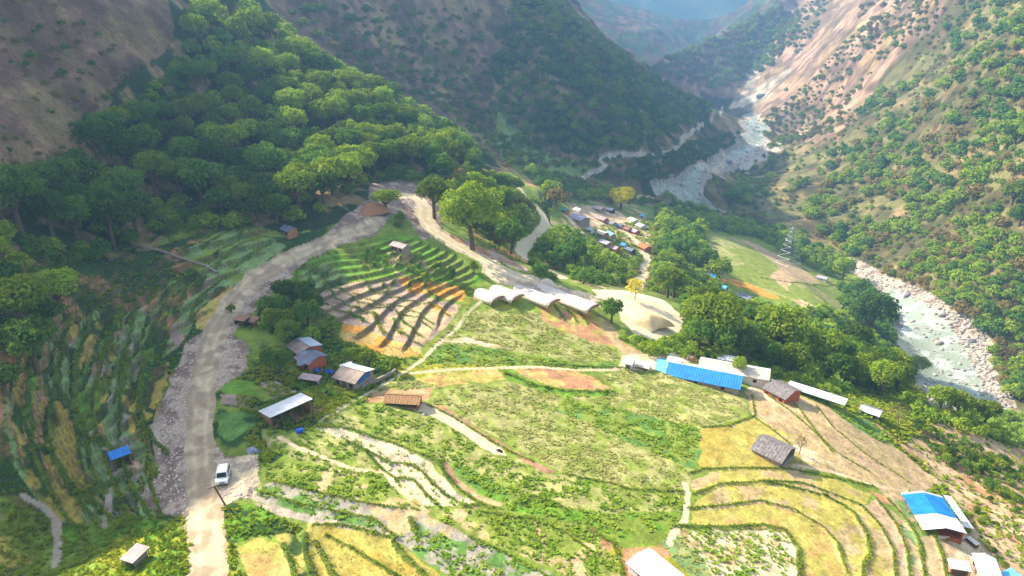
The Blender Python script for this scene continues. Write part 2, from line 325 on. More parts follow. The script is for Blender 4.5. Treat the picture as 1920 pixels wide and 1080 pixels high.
fld('crop_field','olive','stub',2.6,.5,(.5,'straw'),[(1298,930),(1350,908),(1430,904),(1520,920),(1560,937),(1600,962),(1626,1002),(1630,1040),(1618,1090),(1582,1090),(1582,1040),(1560,1000),(1500,962),(1430,940),(1350,949),(1288,952)])
fld('crop_field','stub','olive',2.6,.4,(.5,'straw'),[(1430,903),(1500,905),(1560,926),(1615,947),(1650,985),(1675,1030),(1680,1090),(1620,1090),(1631,1040),(1628,1000),(1602,957),(1550,932),(1500,916)])
fld('crop_field','olive','gold',2.6,.5,(.5,'straw'),[(1288,954),(1350,950),(1425,940),(1490,957),(1545,990),(1570,1020),(1584,1090),(1500,1090),(1500,1040),(1480,1000),(1430,985),(1370,988),(1320,990),(1286,975)])
fld('crop_field','cream','stub',1.8,.35,(1.1,'leafy'),[(1262,990),(1370,991),(1430,987),(1470,997),(1494,1030),(1498,1090),(1345,1090),(1290,1030),(1262,1005)])
fld('crop_field','mist','crop',2,.35,(.9,'low'),[(1235,1012),(1262,1000),(1300,1035),(1345,1090),(1285,1090),(1240,1040)])
fld('ground','earth','yelgr',2,.35,None,[(1130,1010),(1165,1025),(1215,1022),(1230,1015),(1290,1075),(1285,1090),(1170,1090),(1160,1050),(1128,1020)])
fld('crop_field','tan','stub',3,.3,None,[(1616,946),(1642,935),(1680,985),(1700,1030),(1706,1090),(1682,1090),(1676,1030),(1650,985)])
fld('crop_field','earth','stub',3,.3,None,[(1630,920),(1660,930),(1668,946),(1645,940)])
fld('crop_field','stub','mist',2.2,.4,(.5,'low'),[(1655,943),(1690,970),(1720,1010),(1734,1090),(1708,1090),(1701,1030),(1682,985)])
fld('crop_field','stub','tan',3,.4,None,[(1640,910),(1705,922),(1735,975),(1765,1040),(1775,1090),(1740,1090),(1728,1020),(1700,975),(1668,937)])
fld('crop_field','crop','mist',2,.4,(.9,'low'),[(1672,935),(1700,933),(1720,965),(1695,969)])
fld('crop_field','cropg','cropd',2,.4,(1.5,'leafy'),[(1700,976),(1724,973),(1740,998),(1718,1003)])
fld('ground','tan','earth',5,.3,(.05,'bush'),[(1640,790),(1690,800),(1740,790),(1800,800),(1930,850),(1930,1090),(1775,1090),(1765,1010),(1800,960),(1765,905)])
fld('ground','pale','tan',3,.3,None,[(1755,1008),(1815,1008),(1828,1030),(1835,1090),(1775,1090),(1765,1030)])
fld('ground','pale','stub',3,.4,None,[(1480,832),(1520,845),(1560,868),(1500,862)])
fld('ground','pale','sand',3,.4,None,[(1398,730),(1412,722),(1450,738),(1460,750),(1440,752)])
fld('ground','pale','sand',3,.4,None,[(1160,690),(1170,668),(1250,664),(1310,668),(1300,680),(1240,690),(1222,696)])
fld('ground','earth','yelgr',4,.45,(.3,'bush'),[(1590,762),(1660,760),(1700,790),(1760,790),(1700,830),(1680,820),(1640,790)])
# village and lower meadow
fld('ground','meadow','tan',6,.35,None,[(1040,370),(1110,375),(1230,375),(1290,400),(1330,430),(1340,520),(1330,550),(1200,548),(1120,542),(1050,520),(1000,490),(1000,450),(1030,430)])
fld('ground','tan','pale',4,.4,None,[(1100,385),(1170,400),(1225,450),(1225,470),(1200,462),(1150,445),(1090,440),(1060,405)])
fld('crop_field','cropg','crop',10,.35,(.12,'low'),[(1318,438),(1400,448),(1480,482),(1560,525),(1588,560),(1580,585),(1540,585),(1490,565),(1440,550),(1380,530),(1345,520),(1342,480)])
fld('crop_field','orange','yelgr',6,.35,None,[(1345,521),(1375,522),(1420,540),(1460,560),(1425,555),(1380,538)])
fld('ground','tan','stub',8,.4,None,[(1392,450),(1420,458),(1500,498),(1540,528),(1500,522),(1470,545),(1440,520),(1460,505),(1440,485)])
fld('ground','tan','pale',5,.3,None,[(1278,440),(1308,434),(1345,465),(1352,490),(1350,506),(1328,500),(1300,478),(1276,462)])
fld('ground','tan','pale',4,.3,None,[(1475,560),(1500,562),(1525,580),(1560,600),(1568,612),(1545,606),(1520,590)])
fld('path','pale','stub',4,.3,None,[(1485,556),(1520,572),(1530,580),(1512,580)])
# river
fld('riverbank','bed','gravd',4,.35,None,[(1560,470),(1600,485),(1660,520),(1760,548),(1838,610),(1870,680),(1900,775),(1740,760),(1690,650),(1650,550),(1590,510),(1545,490)])
fld('river','water','wash',4,.35,None,[(1652,538),(1690,548),(1745,575),(1790,620),(1815,670),(1845,740),(1860,775),(1742,765),(1722,705),(1696,655),(1684,595)])
fld('riverbank','bed','wash',6,.35,None,[(1215,340),(1270,322),(1330,292),(1388,252),(1396,214),(1412,205),(1445,235),(1464,272),(1440,300),(1370,330),(1312,358),(1335,385),(1390,410),(1375,420),(1320,400),(1290,390),(1235,375)])
fld('river','water','wash',7,.4,None,[(1225,348),(1280,332),(1340,302),(1395,262),(1402,225),(1414,218),(1432,250),(1425,275),(1370,310),(1305,345),(1300,365),(1335,395),(1360,410),(1330,402),(1290,380),(1240,368)])
def _lc(f):
    Lc = [(70,600),(40,700),(30,800),(45,880),(95,960),(170,1040)]; Rc = [(330,560),(300,650),(285,740),(290,830),(300,900),(320,960)]
    return [(a[0] + (b[0] - a[0]) * f + 7 * math.sin(i * 1.9 + f * 23), a[1] + (b[1] - a[1]) * f) for i, (a, b) in enumerate(zip(Lc, Rc))]
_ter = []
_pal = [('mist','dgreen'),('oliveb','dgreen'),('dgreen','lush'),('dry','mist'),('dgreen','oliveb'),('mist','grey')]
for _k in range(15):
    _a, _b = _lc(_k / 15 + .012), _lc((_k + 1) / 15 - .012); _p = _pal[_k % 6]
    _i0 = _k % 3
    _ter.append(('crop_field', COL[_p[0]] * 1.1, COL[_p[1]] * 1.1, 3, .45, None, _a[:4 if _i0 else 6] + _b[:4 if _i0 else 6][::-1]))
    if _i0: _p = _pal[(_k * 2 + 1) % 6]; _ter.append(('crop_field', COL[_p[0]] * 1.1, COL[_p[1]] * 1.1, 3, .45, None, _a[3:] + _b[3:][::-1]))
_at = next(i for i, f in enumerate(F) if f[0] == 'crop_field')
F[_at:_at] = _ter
STRIPS = [  # name, colour, second, width m, polyline
 ('dirt_road','road','pale',4.4,[(420,1700),(402,1350),(390,1180),(388,1090),(389,1040),(388,1000),(383,930),(378,860),(376,800),(378,740),(385,690),(397,640),(415,600),(440,560),(480,520),(530,490),(590,462),(650,438),(692,426),(705,408)]),
 ('dirt_road','pale','sand',5.5,[(742,366),(775,368),(795,385),(797,410),(812,432),(845,452),(880,472),(925,498),(985,522)]),
 ('path','pale','sand',4.2,[(972,352),(985,372),(1003,384),(1017,400),(1024,418),(1018,434),(1000,450),(980,463),(975,474),(985,486),(1030,505),(1052,520)]),
 ('village_road','pale','sand',4.6,[(1110,399),(1130,407),(1152,420),(1180,441),(1203,465),(1214,485),(1209,502),(1198,524),(1195,540)]),
 ('far_road','wash','pale',3.4,[(1085,333),(1105,324),(1128,317),(1136,311),(1126,301),(1142,294),(1180,291),(1225,291),(1258,286),(1276,276),(1281,258),(1300,243),(1318,232)]),
 ('far_road','wash','pale',3.4,[(1333,228),(1350,217),(1355,208),(1353,198)]),
 ('ditch','cream','meadow',.8,[(905,562),(890,575),(872,590),(860,612),(840,630),(815,650),(795,672),(770,690),(735,712),(690,738),(640,765),(600,790)]),
 ('ditch','cream','stub',1.0,[(770,700),(840,693),(960,689),(1010,688),(1080,694),(1150,694),(1175,688)]),
 ('ditch','pale','cream',.9,[(1255,1020),(1262,1000),(1285,975),(1290,925),(1282,905)]),
 ('ditch','pale','stub',.9,[(525,820),(560,840),(600,855),(660,880),(720,885),(745,915),(770,935)]),
 ('ditch','pale','stub',.9,[(1490,872),(1560,885),(1640,910),(1700,922)]),
 ('ditch','gravel','grey',.8,[(205,845),(225,870),(212,900),(200,960),(190,1000)]),
 ('ditch','gravel','grey',1.0,[(45,930),(80,950),(105,975),(108,1020),(105,1060)]),
]
BUNDS = [  # (height, width, polyline): grassy terrace edges
 (.5,.55,[(584,562),(600,580),(631,600)]),(.5,.55,[(587,553),(613,571),(644,587),(676,593),(682,604)]),(.5,.5,[(616,540),(631,560),(658,576),(698,587)]),
 (.5,.5,[(631,540),(653,551),(671,567),(709,576),(742,580)]),(.5,.5,[(662,551),(689,562),(720,573),(744,573)]),(.8,.8,[(689,531),(693,544),(709,551),(722,551),(733,540),(744,520)]),
 (.6,.6,[(718,527),(720,540)]),(.9,.9,[(790,526),(769,531),(767,546)]),(.8,.7,[(796,529),(798,544),(816,556)]),(.4,.5,[(720,551),(756,562),(787,569),(816,571),(842,593)]),
 (.5,.6,[(742,584),(762,609),(776,620),(793,633)]),(.3,.4,[(742,571),(787,589),(813,609)]),(.3,.4,[(751,587),(787,598),(807,616)]),(.8,.8,[(702,589),(713,616),(720,629)]),
 (.4,.5,[(738,598),(742,616),(764,633),(791,649)]),(.7,.7,[(709,467),(700,487),(702,502)]),(.9,.8,[(738,478),(718,491),(720,502)]),(.8,.7,[(756,473),(742,504)]),
 (.9,.8,[(784,478),(764,509)]),(.5,.5,[(798,484),(776,513)]),(.9,.8,[(827,496),(807,507),(793,522)]),(.7,.6,[(820,504),(813,520)]),
 (.9,.9,[(602,496),(582,513),(580,536),(589,549)]),(.9,.9,[(620,504),(609,516),(609,533),(618,547)]),(.7,.7,[(644,518),(633,529)]),(.9,.8,[(573,496),(556,509),(558,531),(576,549)]),
 (.6,.6,[(690,470),(686,490),(680,505)]),(.5,.5,[(845,500),(835,520)]),(.6,1.0,[(640,604),(632,620),(630,636)]),
 (.9,.7,[(437,429),(401,452),(380,465)]),(.9,.7,[(458,434),(443,452),(409,475),(393,496)]),(.9,.7,[(492,444),(453,460),(422,483),(406,501)]),(.9,.7,[(508,454),(471,480),(440,504)]),(.7,.6,[(414,423),(383,447)]),
 (.9,.7,[(326,522),(300,540),(279,576)]),(.9,.7,[(342,530),(316,545),(300,571)]),(.9,.8,[(386,514),(352,545),(339,566)]),(.9,.8,[(414,524),(388,550),(362,579),(360,605)]),
 (.4,.45,[(1490,757),(1545,830),(1560,848)]),(.35,.4,[(1530,760),(1560,800),(1620,850),(1705,905)]),(.3,.4,[(1405,778),(1440,800),(1480,832)]),(.35,.45,[(1440,742),(1480,770),(1515,800),(1570,850),(1630,885)]),
 (.3,.35,[(1312,801),(1366,798),(1416,780),(1410,740)]),(.3,.35,[(1290,888),(1320,879),(1400,877),(1480,880),(1560,895),(1640,912)]),
 (.4,.4,[(1298,928),(1350,908),(1430,903),(1500,916),(1550,932)]),(.4,.4,[(1288,953),(1350,949),(1425,939),(1490,956),(1545,990),(1570,1020)]),
 (.6,.7,[(1545,930),(1575,945),(1600,962),(1626,1002),(1632,1040),(1620,1055),(1618,1090)]),(.4,.5,[(1430,903),(1500,905),(1560,926),(1615,947),(1650,985),(1675,1030),(1681,1090)]),
 (.6,.8,[(1262,988),(1370,990),(1430,985),(1472,995),(1497,1030),(1500,1090)]),(.5,.6,[(1570,1020),(1580,1050),(1590,1075)]),(.5,.5,[(1642,935),(1682,985),(1701,1030),(1707,1090)]),
 (.5,.5,[(1665,937),(1700,975),(1722,1012),(1735,1090)]),(.6,.6,[(1705,922),(1737,975),(1762,1030),(1772,1060),(1776,1090)]),(.4,.5,[(1675,835),(1720,868),(1765,905)]),
 (.4,.6,[(1640,800),(1680,835),(1740,880)]),
 (.5,.6,[(640,822),(690,848),(735,870),(775,872),(800,895),(830,925),(870,950),(895,947)]),(.5,.6,[(596,799),(660,806),(720,826),(780,848),(820,866),(832,866)]),
 (.5,.7,[(824,868),(834,890),(862,920),(905,948),(935,955)]),(.4,.5,[(650,830),(690,852),(715,880),(740,897),(775,900),(800,930),(825,952)]),
 (.6,.8,[(962,946),(1000,932),(1040,945),(1065,960)]),(.4,.5,[(797,757),(850,783),(905,818),(960,850),(1000,866)]),(.4,.5,[(1052,889),(1150,908),(1180,918),(1280,922)]),
 (.5,.6,[(590,985),(640,985),(700,1000),(740,1012)]),(1.1,1.0,[(572,1005),(575,1045),(590,1090)]),(.8,.8,[(592,1020),(612,1055),(632,1090)]),(.5,.5,[(612,1005),(660,1030),(710,1060),(760,1090)]),
 (.7,.8,[(530,1025),(545,1050),(556,1090)]),(1.0,1.0,[(738,1020),(755,1045),(790,1075),(805,1090)]),(1.0,.9,[(770,975),(780,998)]),(.5,.5,[(486,925),(560,945),(700,975),(745,1010)]),
 (.4,.5,[(500,900),(600,925),(690,945),(760,955)]),(.4,.5,[(880,1008),(950,1040),(1040,1090)]),(.5,.6,[(1100,990),(1150,1020),(1165,1060),(1168,1090)]),(.4,.5,[(900,960),(1000,975),(1060,1000),(1110,1035)]),
 (.5,.6,[(945,700),(1000,722),(1060,734),(1150,735)]),(.5,.8,[(1180,700),(1170,690),(1090,688),(1000,680)]),
 (.6,.8,[(1040,575),(1052,590),(1058,600)]),(.6,.8,[(1060,578),(1075,594),(1080,604)]),(.6,.8,[(1082,583),(1095,598),(1102,608)]),
 (.4,.5,[(1402,452),(1450,470),(1500,500),(1560,530)]),(.4,.5,[(1425,520),(1480,530),(1560,535)]),
 (.7,.8,[(244,672),(236,715),(228,745)]),(.7,.8,[(273,669),(265,715),(261,785),(290,830),(314,852)]),(.7,.8,[(232,664),(220,700),(183,740)]),(.7,.8,[(240,893),(200,831),(163,828)]),
 (.7,.8,[(122,742),(160,800),(170,880),(200,925)]),(.7,.8,[(61,836),(94,850),(130,905),(171,948)]),(.5,.6,[(160,935),(210,905),(245,888)]),
]
for _k in range(6): BUNDS.append((.8, .5, _lc((_k + .5) / 6)))
for _k in range(0): BUNDS.append((.9, .6, [(345 + _k * 20, 470 - _k * 4 + 18), (352 + _k * 17, 500 + _k * 2), (330 + _k * 12, 560 + _k * 3)]))
def edges_px(pts):
    """densify a pixel polyline so that it follows the ground"""
    out = []
    for a, b in zip(pts[:-1], pts[1:]):
        n = max(1, int(math.hypot(a[0] - b[0], a[1] - b[1]) / 22))
        for k in range(n): out.append((a[0] + (b[0] - a[0]) * k / n, a[1] + (b[1] - a[1]) * k / n))
    out.append(pts[-1]); return out
def to_world(pts):
    p = np.array(pts, float); P, h = march(p[:, 0], p[:, 1]); return P[:, :2]
def in_poly(x, y, poly):
    inside = np.zeros(len(x), bool); n = len(poly); j = n - 1
    for i in range(n):
        xi, yi = poly[i]; xj, yj = poly[j]
        if yi != yj:
            c = ((yi > y) != (yj > y)) & (x < (xj - xi) * (y - yi) / (yj - yi) + xi)
            inside ^= c
        j = i
    return inside
_all = []; _ix = []
for f in F:
    e = edges_px(f[6] + [f[6][0]]); _ix.append((len(_all), len(_all) + len(e))); _all += e
for s in STRIPS: e = edges_px(s[4]); _ix.append((len(_all), len(_all) + len(e))); _all += e
for b in BUNDS: e = edges_px(b[2]); _ix.append((len(_all), len(_all) + len(e))); _all += e
_W = to_world(_all)
FW = [_W[a:b] for a, b in _ix[:len(F)]]
SW = [_W[a:b] for a, b in _ix[len(F):len(F) + len(STRIPS)]]
BW = [_W[a:b] for a, b in _ix[len(F) + len(STRIPS):]]
def pl_dist(x, y, pl):
    d = np.full(len(x), 1e9)
    for A, B in zip(pl[:-1], pl[1:]):
        dd, _ = seg_dist(x, y, A, B); d = np.minimum(d, dd)
    return d
def bbox_idx(x, y, pl, m):
    lo = pl.min(0) - m; hi = pl.max(0) + m
    return np.where((x > lo[0]) & (x < hi[0]) & (y > lo[1]) & (y < hi[1]))[0]
CLASSES = ['ground','hill','crop_field','gravel_bank','sand_yard','path','ditch','river','riverbank','dirt_road','village_road','far_road']
TERR = [([(20,560),(130,520),(270,480),(345,440),(430,412),(520,430),(545,455),(470,500),(425,560),(385,606),(340,640),(322,700),(296,790),(285,900),(330,965),(200,985),(60,940),(0,860),(0,640)], 1.25), ([(545,480),(640,452),(700,445),(770,442),(860,475),(908,520),(872,560),(845,605),(792,652),(785,668),(700,656),(636,632),(600,590),(560,545)], .85)]
TERRW = []
for _p, _s in TERR: TERRW.append((to_world(edges_px(_p + [_p[0]])), _s))
def terrace(x, y):
    w = np.zeros(len(x)); s = np.ones(len(x))
    for pl, st_ in TERRW:
        ii = bbox_idx(x, y, pl, 0); ii = ii[in_poly(x[ii], y[ii], pl)]
        if len(ii): w[ii] = sstep(0, 3, pl_dist(x[ii], y[ii], pl)); s[ii] = st_
    f = Hbase(x, y) / s + 1.1 * (fbm(x / 14, y / 14, 2, 205) - .5); fr = f - np.floor(f)
    return w, s * (sstep(.84, 1.0, fr) - fr + .35) * w, (sstep(.82, .88, fr)) * (w > .3) * .7
def cover(x, y):
    """colour, class id, extra height for ground points"""
    n = len(x); sl = slope_at(x, y); r = np.hypot(x, y)
    nz = fbm(x / 16, y / 16, 4, 31); n2 = fbm(x / 3.0, y / 3.0, 3, 41)
    hillm = sstep(.35, .6, sl)[:, None]
    flat = COL['meadow'] * (0.75 + 0.5 * n2)[:, None]
    g = sstep(.47, .55, nz)[:, None]
    hil = COL['dry'] * (1 - g) + COL['forest'] * 1.3 * g
    col = flat * (1 - hillm) + hil * hillm
    hillm = np.maximum(hillm, sstep(800, 950, r)[:, None]); col = flat * (1 - hillm) + hil * hillm
    fr = sstep(850, 1050, r)[:, None]; col = col * (1 - fr) + (COL['forest'] * 1.6 * g + COL['rock'] * .6 * (1 - g)) * fr  # far ground painted darker with distance to make the haze read blue
    cls = np.where((sl > .42) | (r > 900), 1, 0).astype(np.int16); fid = np.full(n, -1, np.int16)
    st = np.where(x > 150, fbm(y / 5, x / 45, 3, 27), fbm((.5 * x + .85 * y) / 5, (.85 * x - .5 * y) / 50, 3, 28))
    # soft jitter of every border so no edge is ruler-straight
    jx = x + (vnoise(x / 1.7, y / 1.7, 3) - .5) * .7 + (vnoise(x / 30, y / 30, 4) - .5) * .02 * r
    jy = y + (vnoise(x / 1.7, y / 1.7, 8) - .5) * .7 + (vnoise(x / 30, y / 30, 9) - .5) * .02 * r
    jm = np.clip((r - 350) / 300, 0, 1)
    jx = x + (jx - x) * (1 - jm) + jm * (vnoise(x / 14, y / 14, 3) - .5) * 14
    jy = y + (jy - y) * (1 - jm) + jm * (vnoise(x / 14, y / 14, 8) - .5) * 14
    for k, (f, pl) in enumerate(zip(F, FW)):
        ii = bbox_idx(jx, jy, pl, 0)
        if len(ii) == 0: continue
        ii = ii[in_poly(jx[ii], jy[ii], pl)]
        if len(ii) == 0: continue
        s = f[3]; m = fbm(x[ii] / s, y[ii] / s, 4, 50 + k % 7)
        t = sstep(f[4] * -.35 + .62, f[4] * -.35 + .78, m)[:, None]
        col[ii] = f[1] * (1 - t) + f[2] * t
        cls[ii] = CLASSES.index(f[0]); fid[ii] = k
    dz = np.zeros(n)
    tw, td, tr_ = terrace(x, y); on_ = np.isin(cls, [0, 2]); dz += td * on_
    tm = (tr_ * on_)[:, None]; tmix = vnoise(x / 1.5, y / 1.5, 207)[:, None]; col = col * (1 - tm) + (COL['dgreen'] * tmix + COL['earth'] * .45 * (1 - tmix)) * tm
    rough = np.isin(cls, [3])
    for k, (s, pl) in enumerate(zip(STRIPS, SW)):
        ii = bbox_idx(x, y, pl, s[3])
        if len(ii) == 0: continue
        d = pl_dist(x[ii], y[ii], pl) + (vnoise(x[ii] / 2.5, y[ii] / 2.5, 66) - .5) * s[3] * .2
        on = d < s[3] / 2; jj = ii[on]
        m = fbm(x[jj] / 2.2, y[jj] / 2.2, 3, 70)
        t = sstep(.45, .6, m)[:, None]
        base = COL[s[1]] * (1 - t * .6) + COL[s[2]] * t * .6
        if s[0].endswith('road'):
            tr = np.exp(-((d[on] - s[3] * .22) / (.16 * s[3] / 2)) ** 2)[:, None]
            base = base * (.90 + .22 * tr)
            if s[3] < 5: dz[jj] -= .06 * tr[:, 0]
        col[jj] = base; cls[jj] = CLASSES.index(s[0]); rough[jj] = False; fid[jj] = -1
    ri = np.where(rough)[0]
    dz[ri] += (ridged(x[ri] / 3.2, y[ri] / 3.2, 4, 21) - .6) * 1.1 * sstep(2.2, 4.5, pl_dist(x[ri], y[ri], SW[0]))
    ci = np.where(np.isin(cls, [0, 2]))[0]
    dz[ci] += (fbm(x[ci] / .9, y[ci] / .9, 2, 81) - .5) * .16
    hi = np.where(cls == 1)[0]
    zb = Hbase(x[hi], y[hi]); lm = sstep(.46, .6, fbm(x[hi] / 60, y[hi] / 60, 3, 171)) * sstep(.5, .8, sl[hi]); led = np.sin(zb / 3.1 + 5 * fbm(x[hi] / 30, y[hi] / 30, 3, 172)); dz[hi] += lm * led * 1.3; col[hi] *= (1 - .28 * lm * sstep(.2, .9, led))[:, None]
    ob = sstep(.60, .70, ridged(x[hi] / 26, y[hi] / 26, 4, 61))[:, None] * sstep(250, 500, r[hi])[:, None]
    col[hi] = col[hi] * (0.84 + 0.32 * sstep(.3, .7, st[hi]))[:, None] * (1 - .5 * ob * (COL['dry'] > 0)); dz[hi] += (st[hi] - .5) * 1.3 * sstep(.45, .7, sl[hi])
    dz[hi] += (ridged(x[hi] / 9, y[hi] / 9, 4, 23) - .6) * 2.4 * sstep(.4, .7, sl[hi])
    for b, pl in zip(BUNDS, BW):
        ii = bbox_idx(x, y, pl, 3)
        if len(ii) == 0: continue
        d = pl_dist(x[ii], y[ii], pl); w = b[1]
        k = np.exp(-(d / (w * .75)) ** 2); dz[ii] += k * b[0] * .55 * (0.7 + 0.6 * vnoise(x[ii] / 1.5, y[ii] / 1.5, 91))
        on = d < w * .5 * (0.6 + 0.7 * vnoise(x[ii] / 1.2, y[ii] / 1.2, 92)); jj = ii[on]
        t = vnoise(x[jj] / 2, y[jj] / 2, 93)[:, None]
        col[jj] = COL['meadow'] * .85 * t + COL['dgreen'] * (1 - t); cls[jj] = 0
    return col, cls, fid, dz

# mesh of the ground, finer near the camera
az = np.radians(np.concatenate([np.arange(-128, -42, 1.0), np.arange(-42, 42, 0.088), np.arange(42, 101, 1.0)]))
rad = [22.0]
while rad[-1] < 1680:
    r = rad[-1]; rad.append(r + (max(.23, .0031 * r) if r < 620 else .006 * r) * (3 if r < 45 else 1))
rad = np.array(rad)
RR, AA = np.meshgrid(rad, az, indexing='ij')
tx = (RR * np.sin(AA)).ravel(); ty = (RR * np.cos(AA)).ravel()
okx = (tx > GX0 + 8) & (ty > GY0 + 8)
tx = np.clip(tx, GX0 + 8, None); ty = np.clip(ty, GY0 + 8, None)
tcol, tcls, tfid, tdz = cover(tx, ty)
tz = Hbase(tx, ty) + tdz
nr, na = RR.shape
q = (np.arange(nr - 1)[:, None] * na + np.arange(na - 1)[None, :]).ravel()
quads = np.stack([q, q + na, q + na + 1, q + 1], -1)
okf = okx[quads].any(1)
quads = quads[okf]
COLL = scene.collection
def new_mesh(name, V, Fc, smooth=False):
    """V (n,3), Fc (m,k) -> mesh data"""
    V = np.ascontiguousarray(V, np.float32); Fc = np.ascontiguousarray(Fc, np.int32)
    me = bpy.data.meshes.new(name); k = Fc.shape[1]
    me.vertices.add(len(V)); me.vertices.foreach_set('co', V.ravel())
    me.loops.add(Fc.size); me.loops.foreach_set('vertex_index', Fc.ravel())
    me.polygons.add(len(Fc)); me.polygons.foreach_set('loop_start', np.arange(0, Fc.size, k, dtype=np.int32))
    if smooth: me.polygons.foreach_set('use_smooth', np.ones(len(Fc), bool))
    me.update(calc_edges=True)
    return me
def link(name, me, mat=None, parent=None, **props):
    o = bpy.data.objects.new(name, me); COLL.objects.link(o)
    if mat is not None and me is not None and not me.materials: me.materials.append(mat)
    if parent: o.parent = parent
    for k, v in props.items(): o[k] = v
    return o
# ------------------------------------------------------------------ materials
def nt_new(name):
    m = bpy.data.materials.new(name); m.use_nodes = True
    nt = m.node_tree; nt.nodes.clear()
    out = nt.nodes.new('ShaderNodeOutputMaterial'); return m, nt, out
def noise_node(nt, scale, detail=4, rough=.6, coord='Object', vec=None):
    n = nt.nodes.new('ShaderNodeTexNoise'); n.inputs['Scale'].default_value = scale; n.inputs['Detail'].default_value = detail; n.inputs['Roughness'].default_value = rough
    if vec is None:
        tc = nt.nodes.new('ShaderNodeTexCoord'); vec = tc.outputs[coord]
    nt.links.new(vec, n.inputs['Vector']); return n
def maprange(nt, src, a, b, c, d):
    m = nt.nodes.new('ShaderNodeMapRange'); nt.links.new(src, m.inputs[0])
    for i, v in zip((1, 2, 3, 4), (a, b, c, d)): m.inputs[i].default_value = v
    return m.outputs[0]
def mixc(nt, fac, a, b, mode='MIX'):
    m = nt.nodes.new('ShaderNodeMix'); m.data_type = 'RGBA'; m.blend_type = mode
    for s, v in ((m.inputs[0], fac), (m.inputs[6], a), (m.inputs[7], b)):
        if hasattr(v, 'is_linked') or hasattr(v, 'links'): nt.links.new(v, s)
        else: s.default_value = v if not isinstance(v, (tuple, list, np.ndarray)) else (*[float(c) for c in v[:3]], 1)
    return m.outputs[2]
def mat_ground(name, s1=.35, s2=2.4, bump=.35, rough=.95, amp=.38):
    m, nt, out = nt_new(name)
    b = nt.nodes.new('ShaderNodeBsdfPrincipled'); b.inputs['Roughness'].default_value = rough
    b.inputs['Specular IOR Level'].default_value = .15
    at = nt.nodes.new('ShaderNodeAttribute'); at.attribute_name = 'Cover'
    n1 = noise_node(nt, s1, 6, .65); n2 = noise_node(nt, s2, 5, .7)
    f1 = maprange(nt, n1.outputs[0], .3, .7, 1 - amp, 1 + amp); f2 = maprange(nt, n2.outputs[0], .3, .7, 1 - amp * .8, 1 + amp * .8)
    mm = nt.nodes.new('ShaderNodeMath'); mm.operation = 'MULTIPLY'; nt.links.new(f1, mm.inputs[0]); nt.links.new(f2, mm.inputs[1])
    vm = nt.nodes.new('ShaderNodeVectorMath'); vm.operation = 'SCALE'; nt.links.new(at.outputs['Color'], vm.inputs[0]); nt.links.new(mm.outputs[0], vm.inputs['Scale'])
    nt.links.new(vm.outputs[0], b.inputs['Base Color'])
    bp = nt.nodes.new('ShaderNodeBump'); bp.inputs['Strength'].default_value = bump; bp.inputs['Distance'].default_value = .35
    nt.links.new(n2.outputs[0], bp.inputs['Height']); nt.links.new(bp.outputs[0], b.inputs['Normal'])
    nt.links.new(b.outputs[0], out.inputs[0]); return m
M_GROUND = mat_ground('ground_soil')
M_HILL = mat_ground('hill_rock', .09, 1.1, 1.0, .95, .45)
M_GRAVEL = mat_ground('gravel', .8, 3.5, .6, .95, .3)
M_ROAD = mat_ground('dusty_road', .5, 3.0, .25, .95, .16)
M_SAND = mat_ground('sand', .15, 2.0, .2, .95, .1)
def mat_water():
    m, nt, out = nt_new('river_water')
    b = nt.nodes.new('ShaderNodeBsdfPrincipled'); b.inputs['Roughness'].default_value = .18
    n = noise_node(nt, .10, 6, .65); n2 = noise_node(nt, .5, 4, .6)
    f = maprange(nt, n.outputs[0], .50, .68, 0, 1)
    c = mixc(nt, f, srgb(138,146,130), srgb(196,198,190))
    nt.links.new(c, b.inputs['Base Color'])
    rr = maprange(nt, n.outputs[0], .48, .6, .15, .7); nt.links.new(rr, b.inputs['Roughness'])
    bp = nt.nodes.new('ShaderNodeBump'); bp.inputs['Strength'].default_value = .6; bp.inputs['Distance'].default_value = .4
    nt.links.new(n2.outputs[0], bp.inputs['Height']); nt.links.new(bp.outputs[0], b.inputs['Normal'])
    nt.links.new(b.outputs[0], out.inputs[0]); return m
M_WATER = mat_water()
def mat_leaf(name, c1, c2, trans=.35, hue_var=.38, scale=.35):
    m, nt, out = nt_new(name)
    oi = nt.nodes.new('ShaderNodeObjectInfo')
    geo = nt.nodes.new('ShaderNodeNewGeometry')
    n = noise_node(nt, scale, 3, .6, vec=geo.outputs['Position'])
    f = maprange(nt, n.outputs[0], .35, .65, 0, 1)
    c = mixc(nt, f, c1, c2)
    rv = maprange(nt, oi.outputs['Random'], 0, 1, 1 - hue_var, 1 + hue_var)
    vm = nt.nodes.new('ShaderNodeVectorMath'); vm.operation = 'SCALE'; nt.links.new(c, vm.inputs[0]); nt.links.new(rv, vm.inputs['Scale'])
    d = nt.nodes.new('ShaderNodeBsdfDiffuse'); t = nt.nodes.new('ShaderNodeBsdfTranslucent')
    nt.links.new(vm.outputs[0], d.inputs[0])
    tv = nt.nodes.new('ShaderNodeVectorMath'); tv.operation = 'MULTIPLY'; tv.inputs[1].default_value = (1.25, 1.25, .55); nt.links.new(vm.outputs[0], tv.inputs[0]); nt.links.new(tv.outputs[0], t.inputs[0])
    mx = nt.nodes.new('ShaderNodeMixShader'); mx.inputs[0].default_value = trans
    nt.links.new(d.outputs[0], mx.inputs[1]); nt.links.new(t.outputs[0], mx.inputs[2]); nt.links.new(mx.outputs[0], out.inputs[0])
    return m
M_FILM = mat_leaf('greenhouse_film', srgb(236,226,220), srgb(222,210,204), .35, 0)
L_MID = mat_leaf('leaves_mid_green', srgb(96,126,36), srgb(138,150,46))
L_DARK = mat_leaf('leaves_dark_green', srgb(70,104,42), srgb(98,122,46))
L_LIGHT = mat_leaf('leaves_light_green', srgb(112,140,40), srgb(140,156,54))
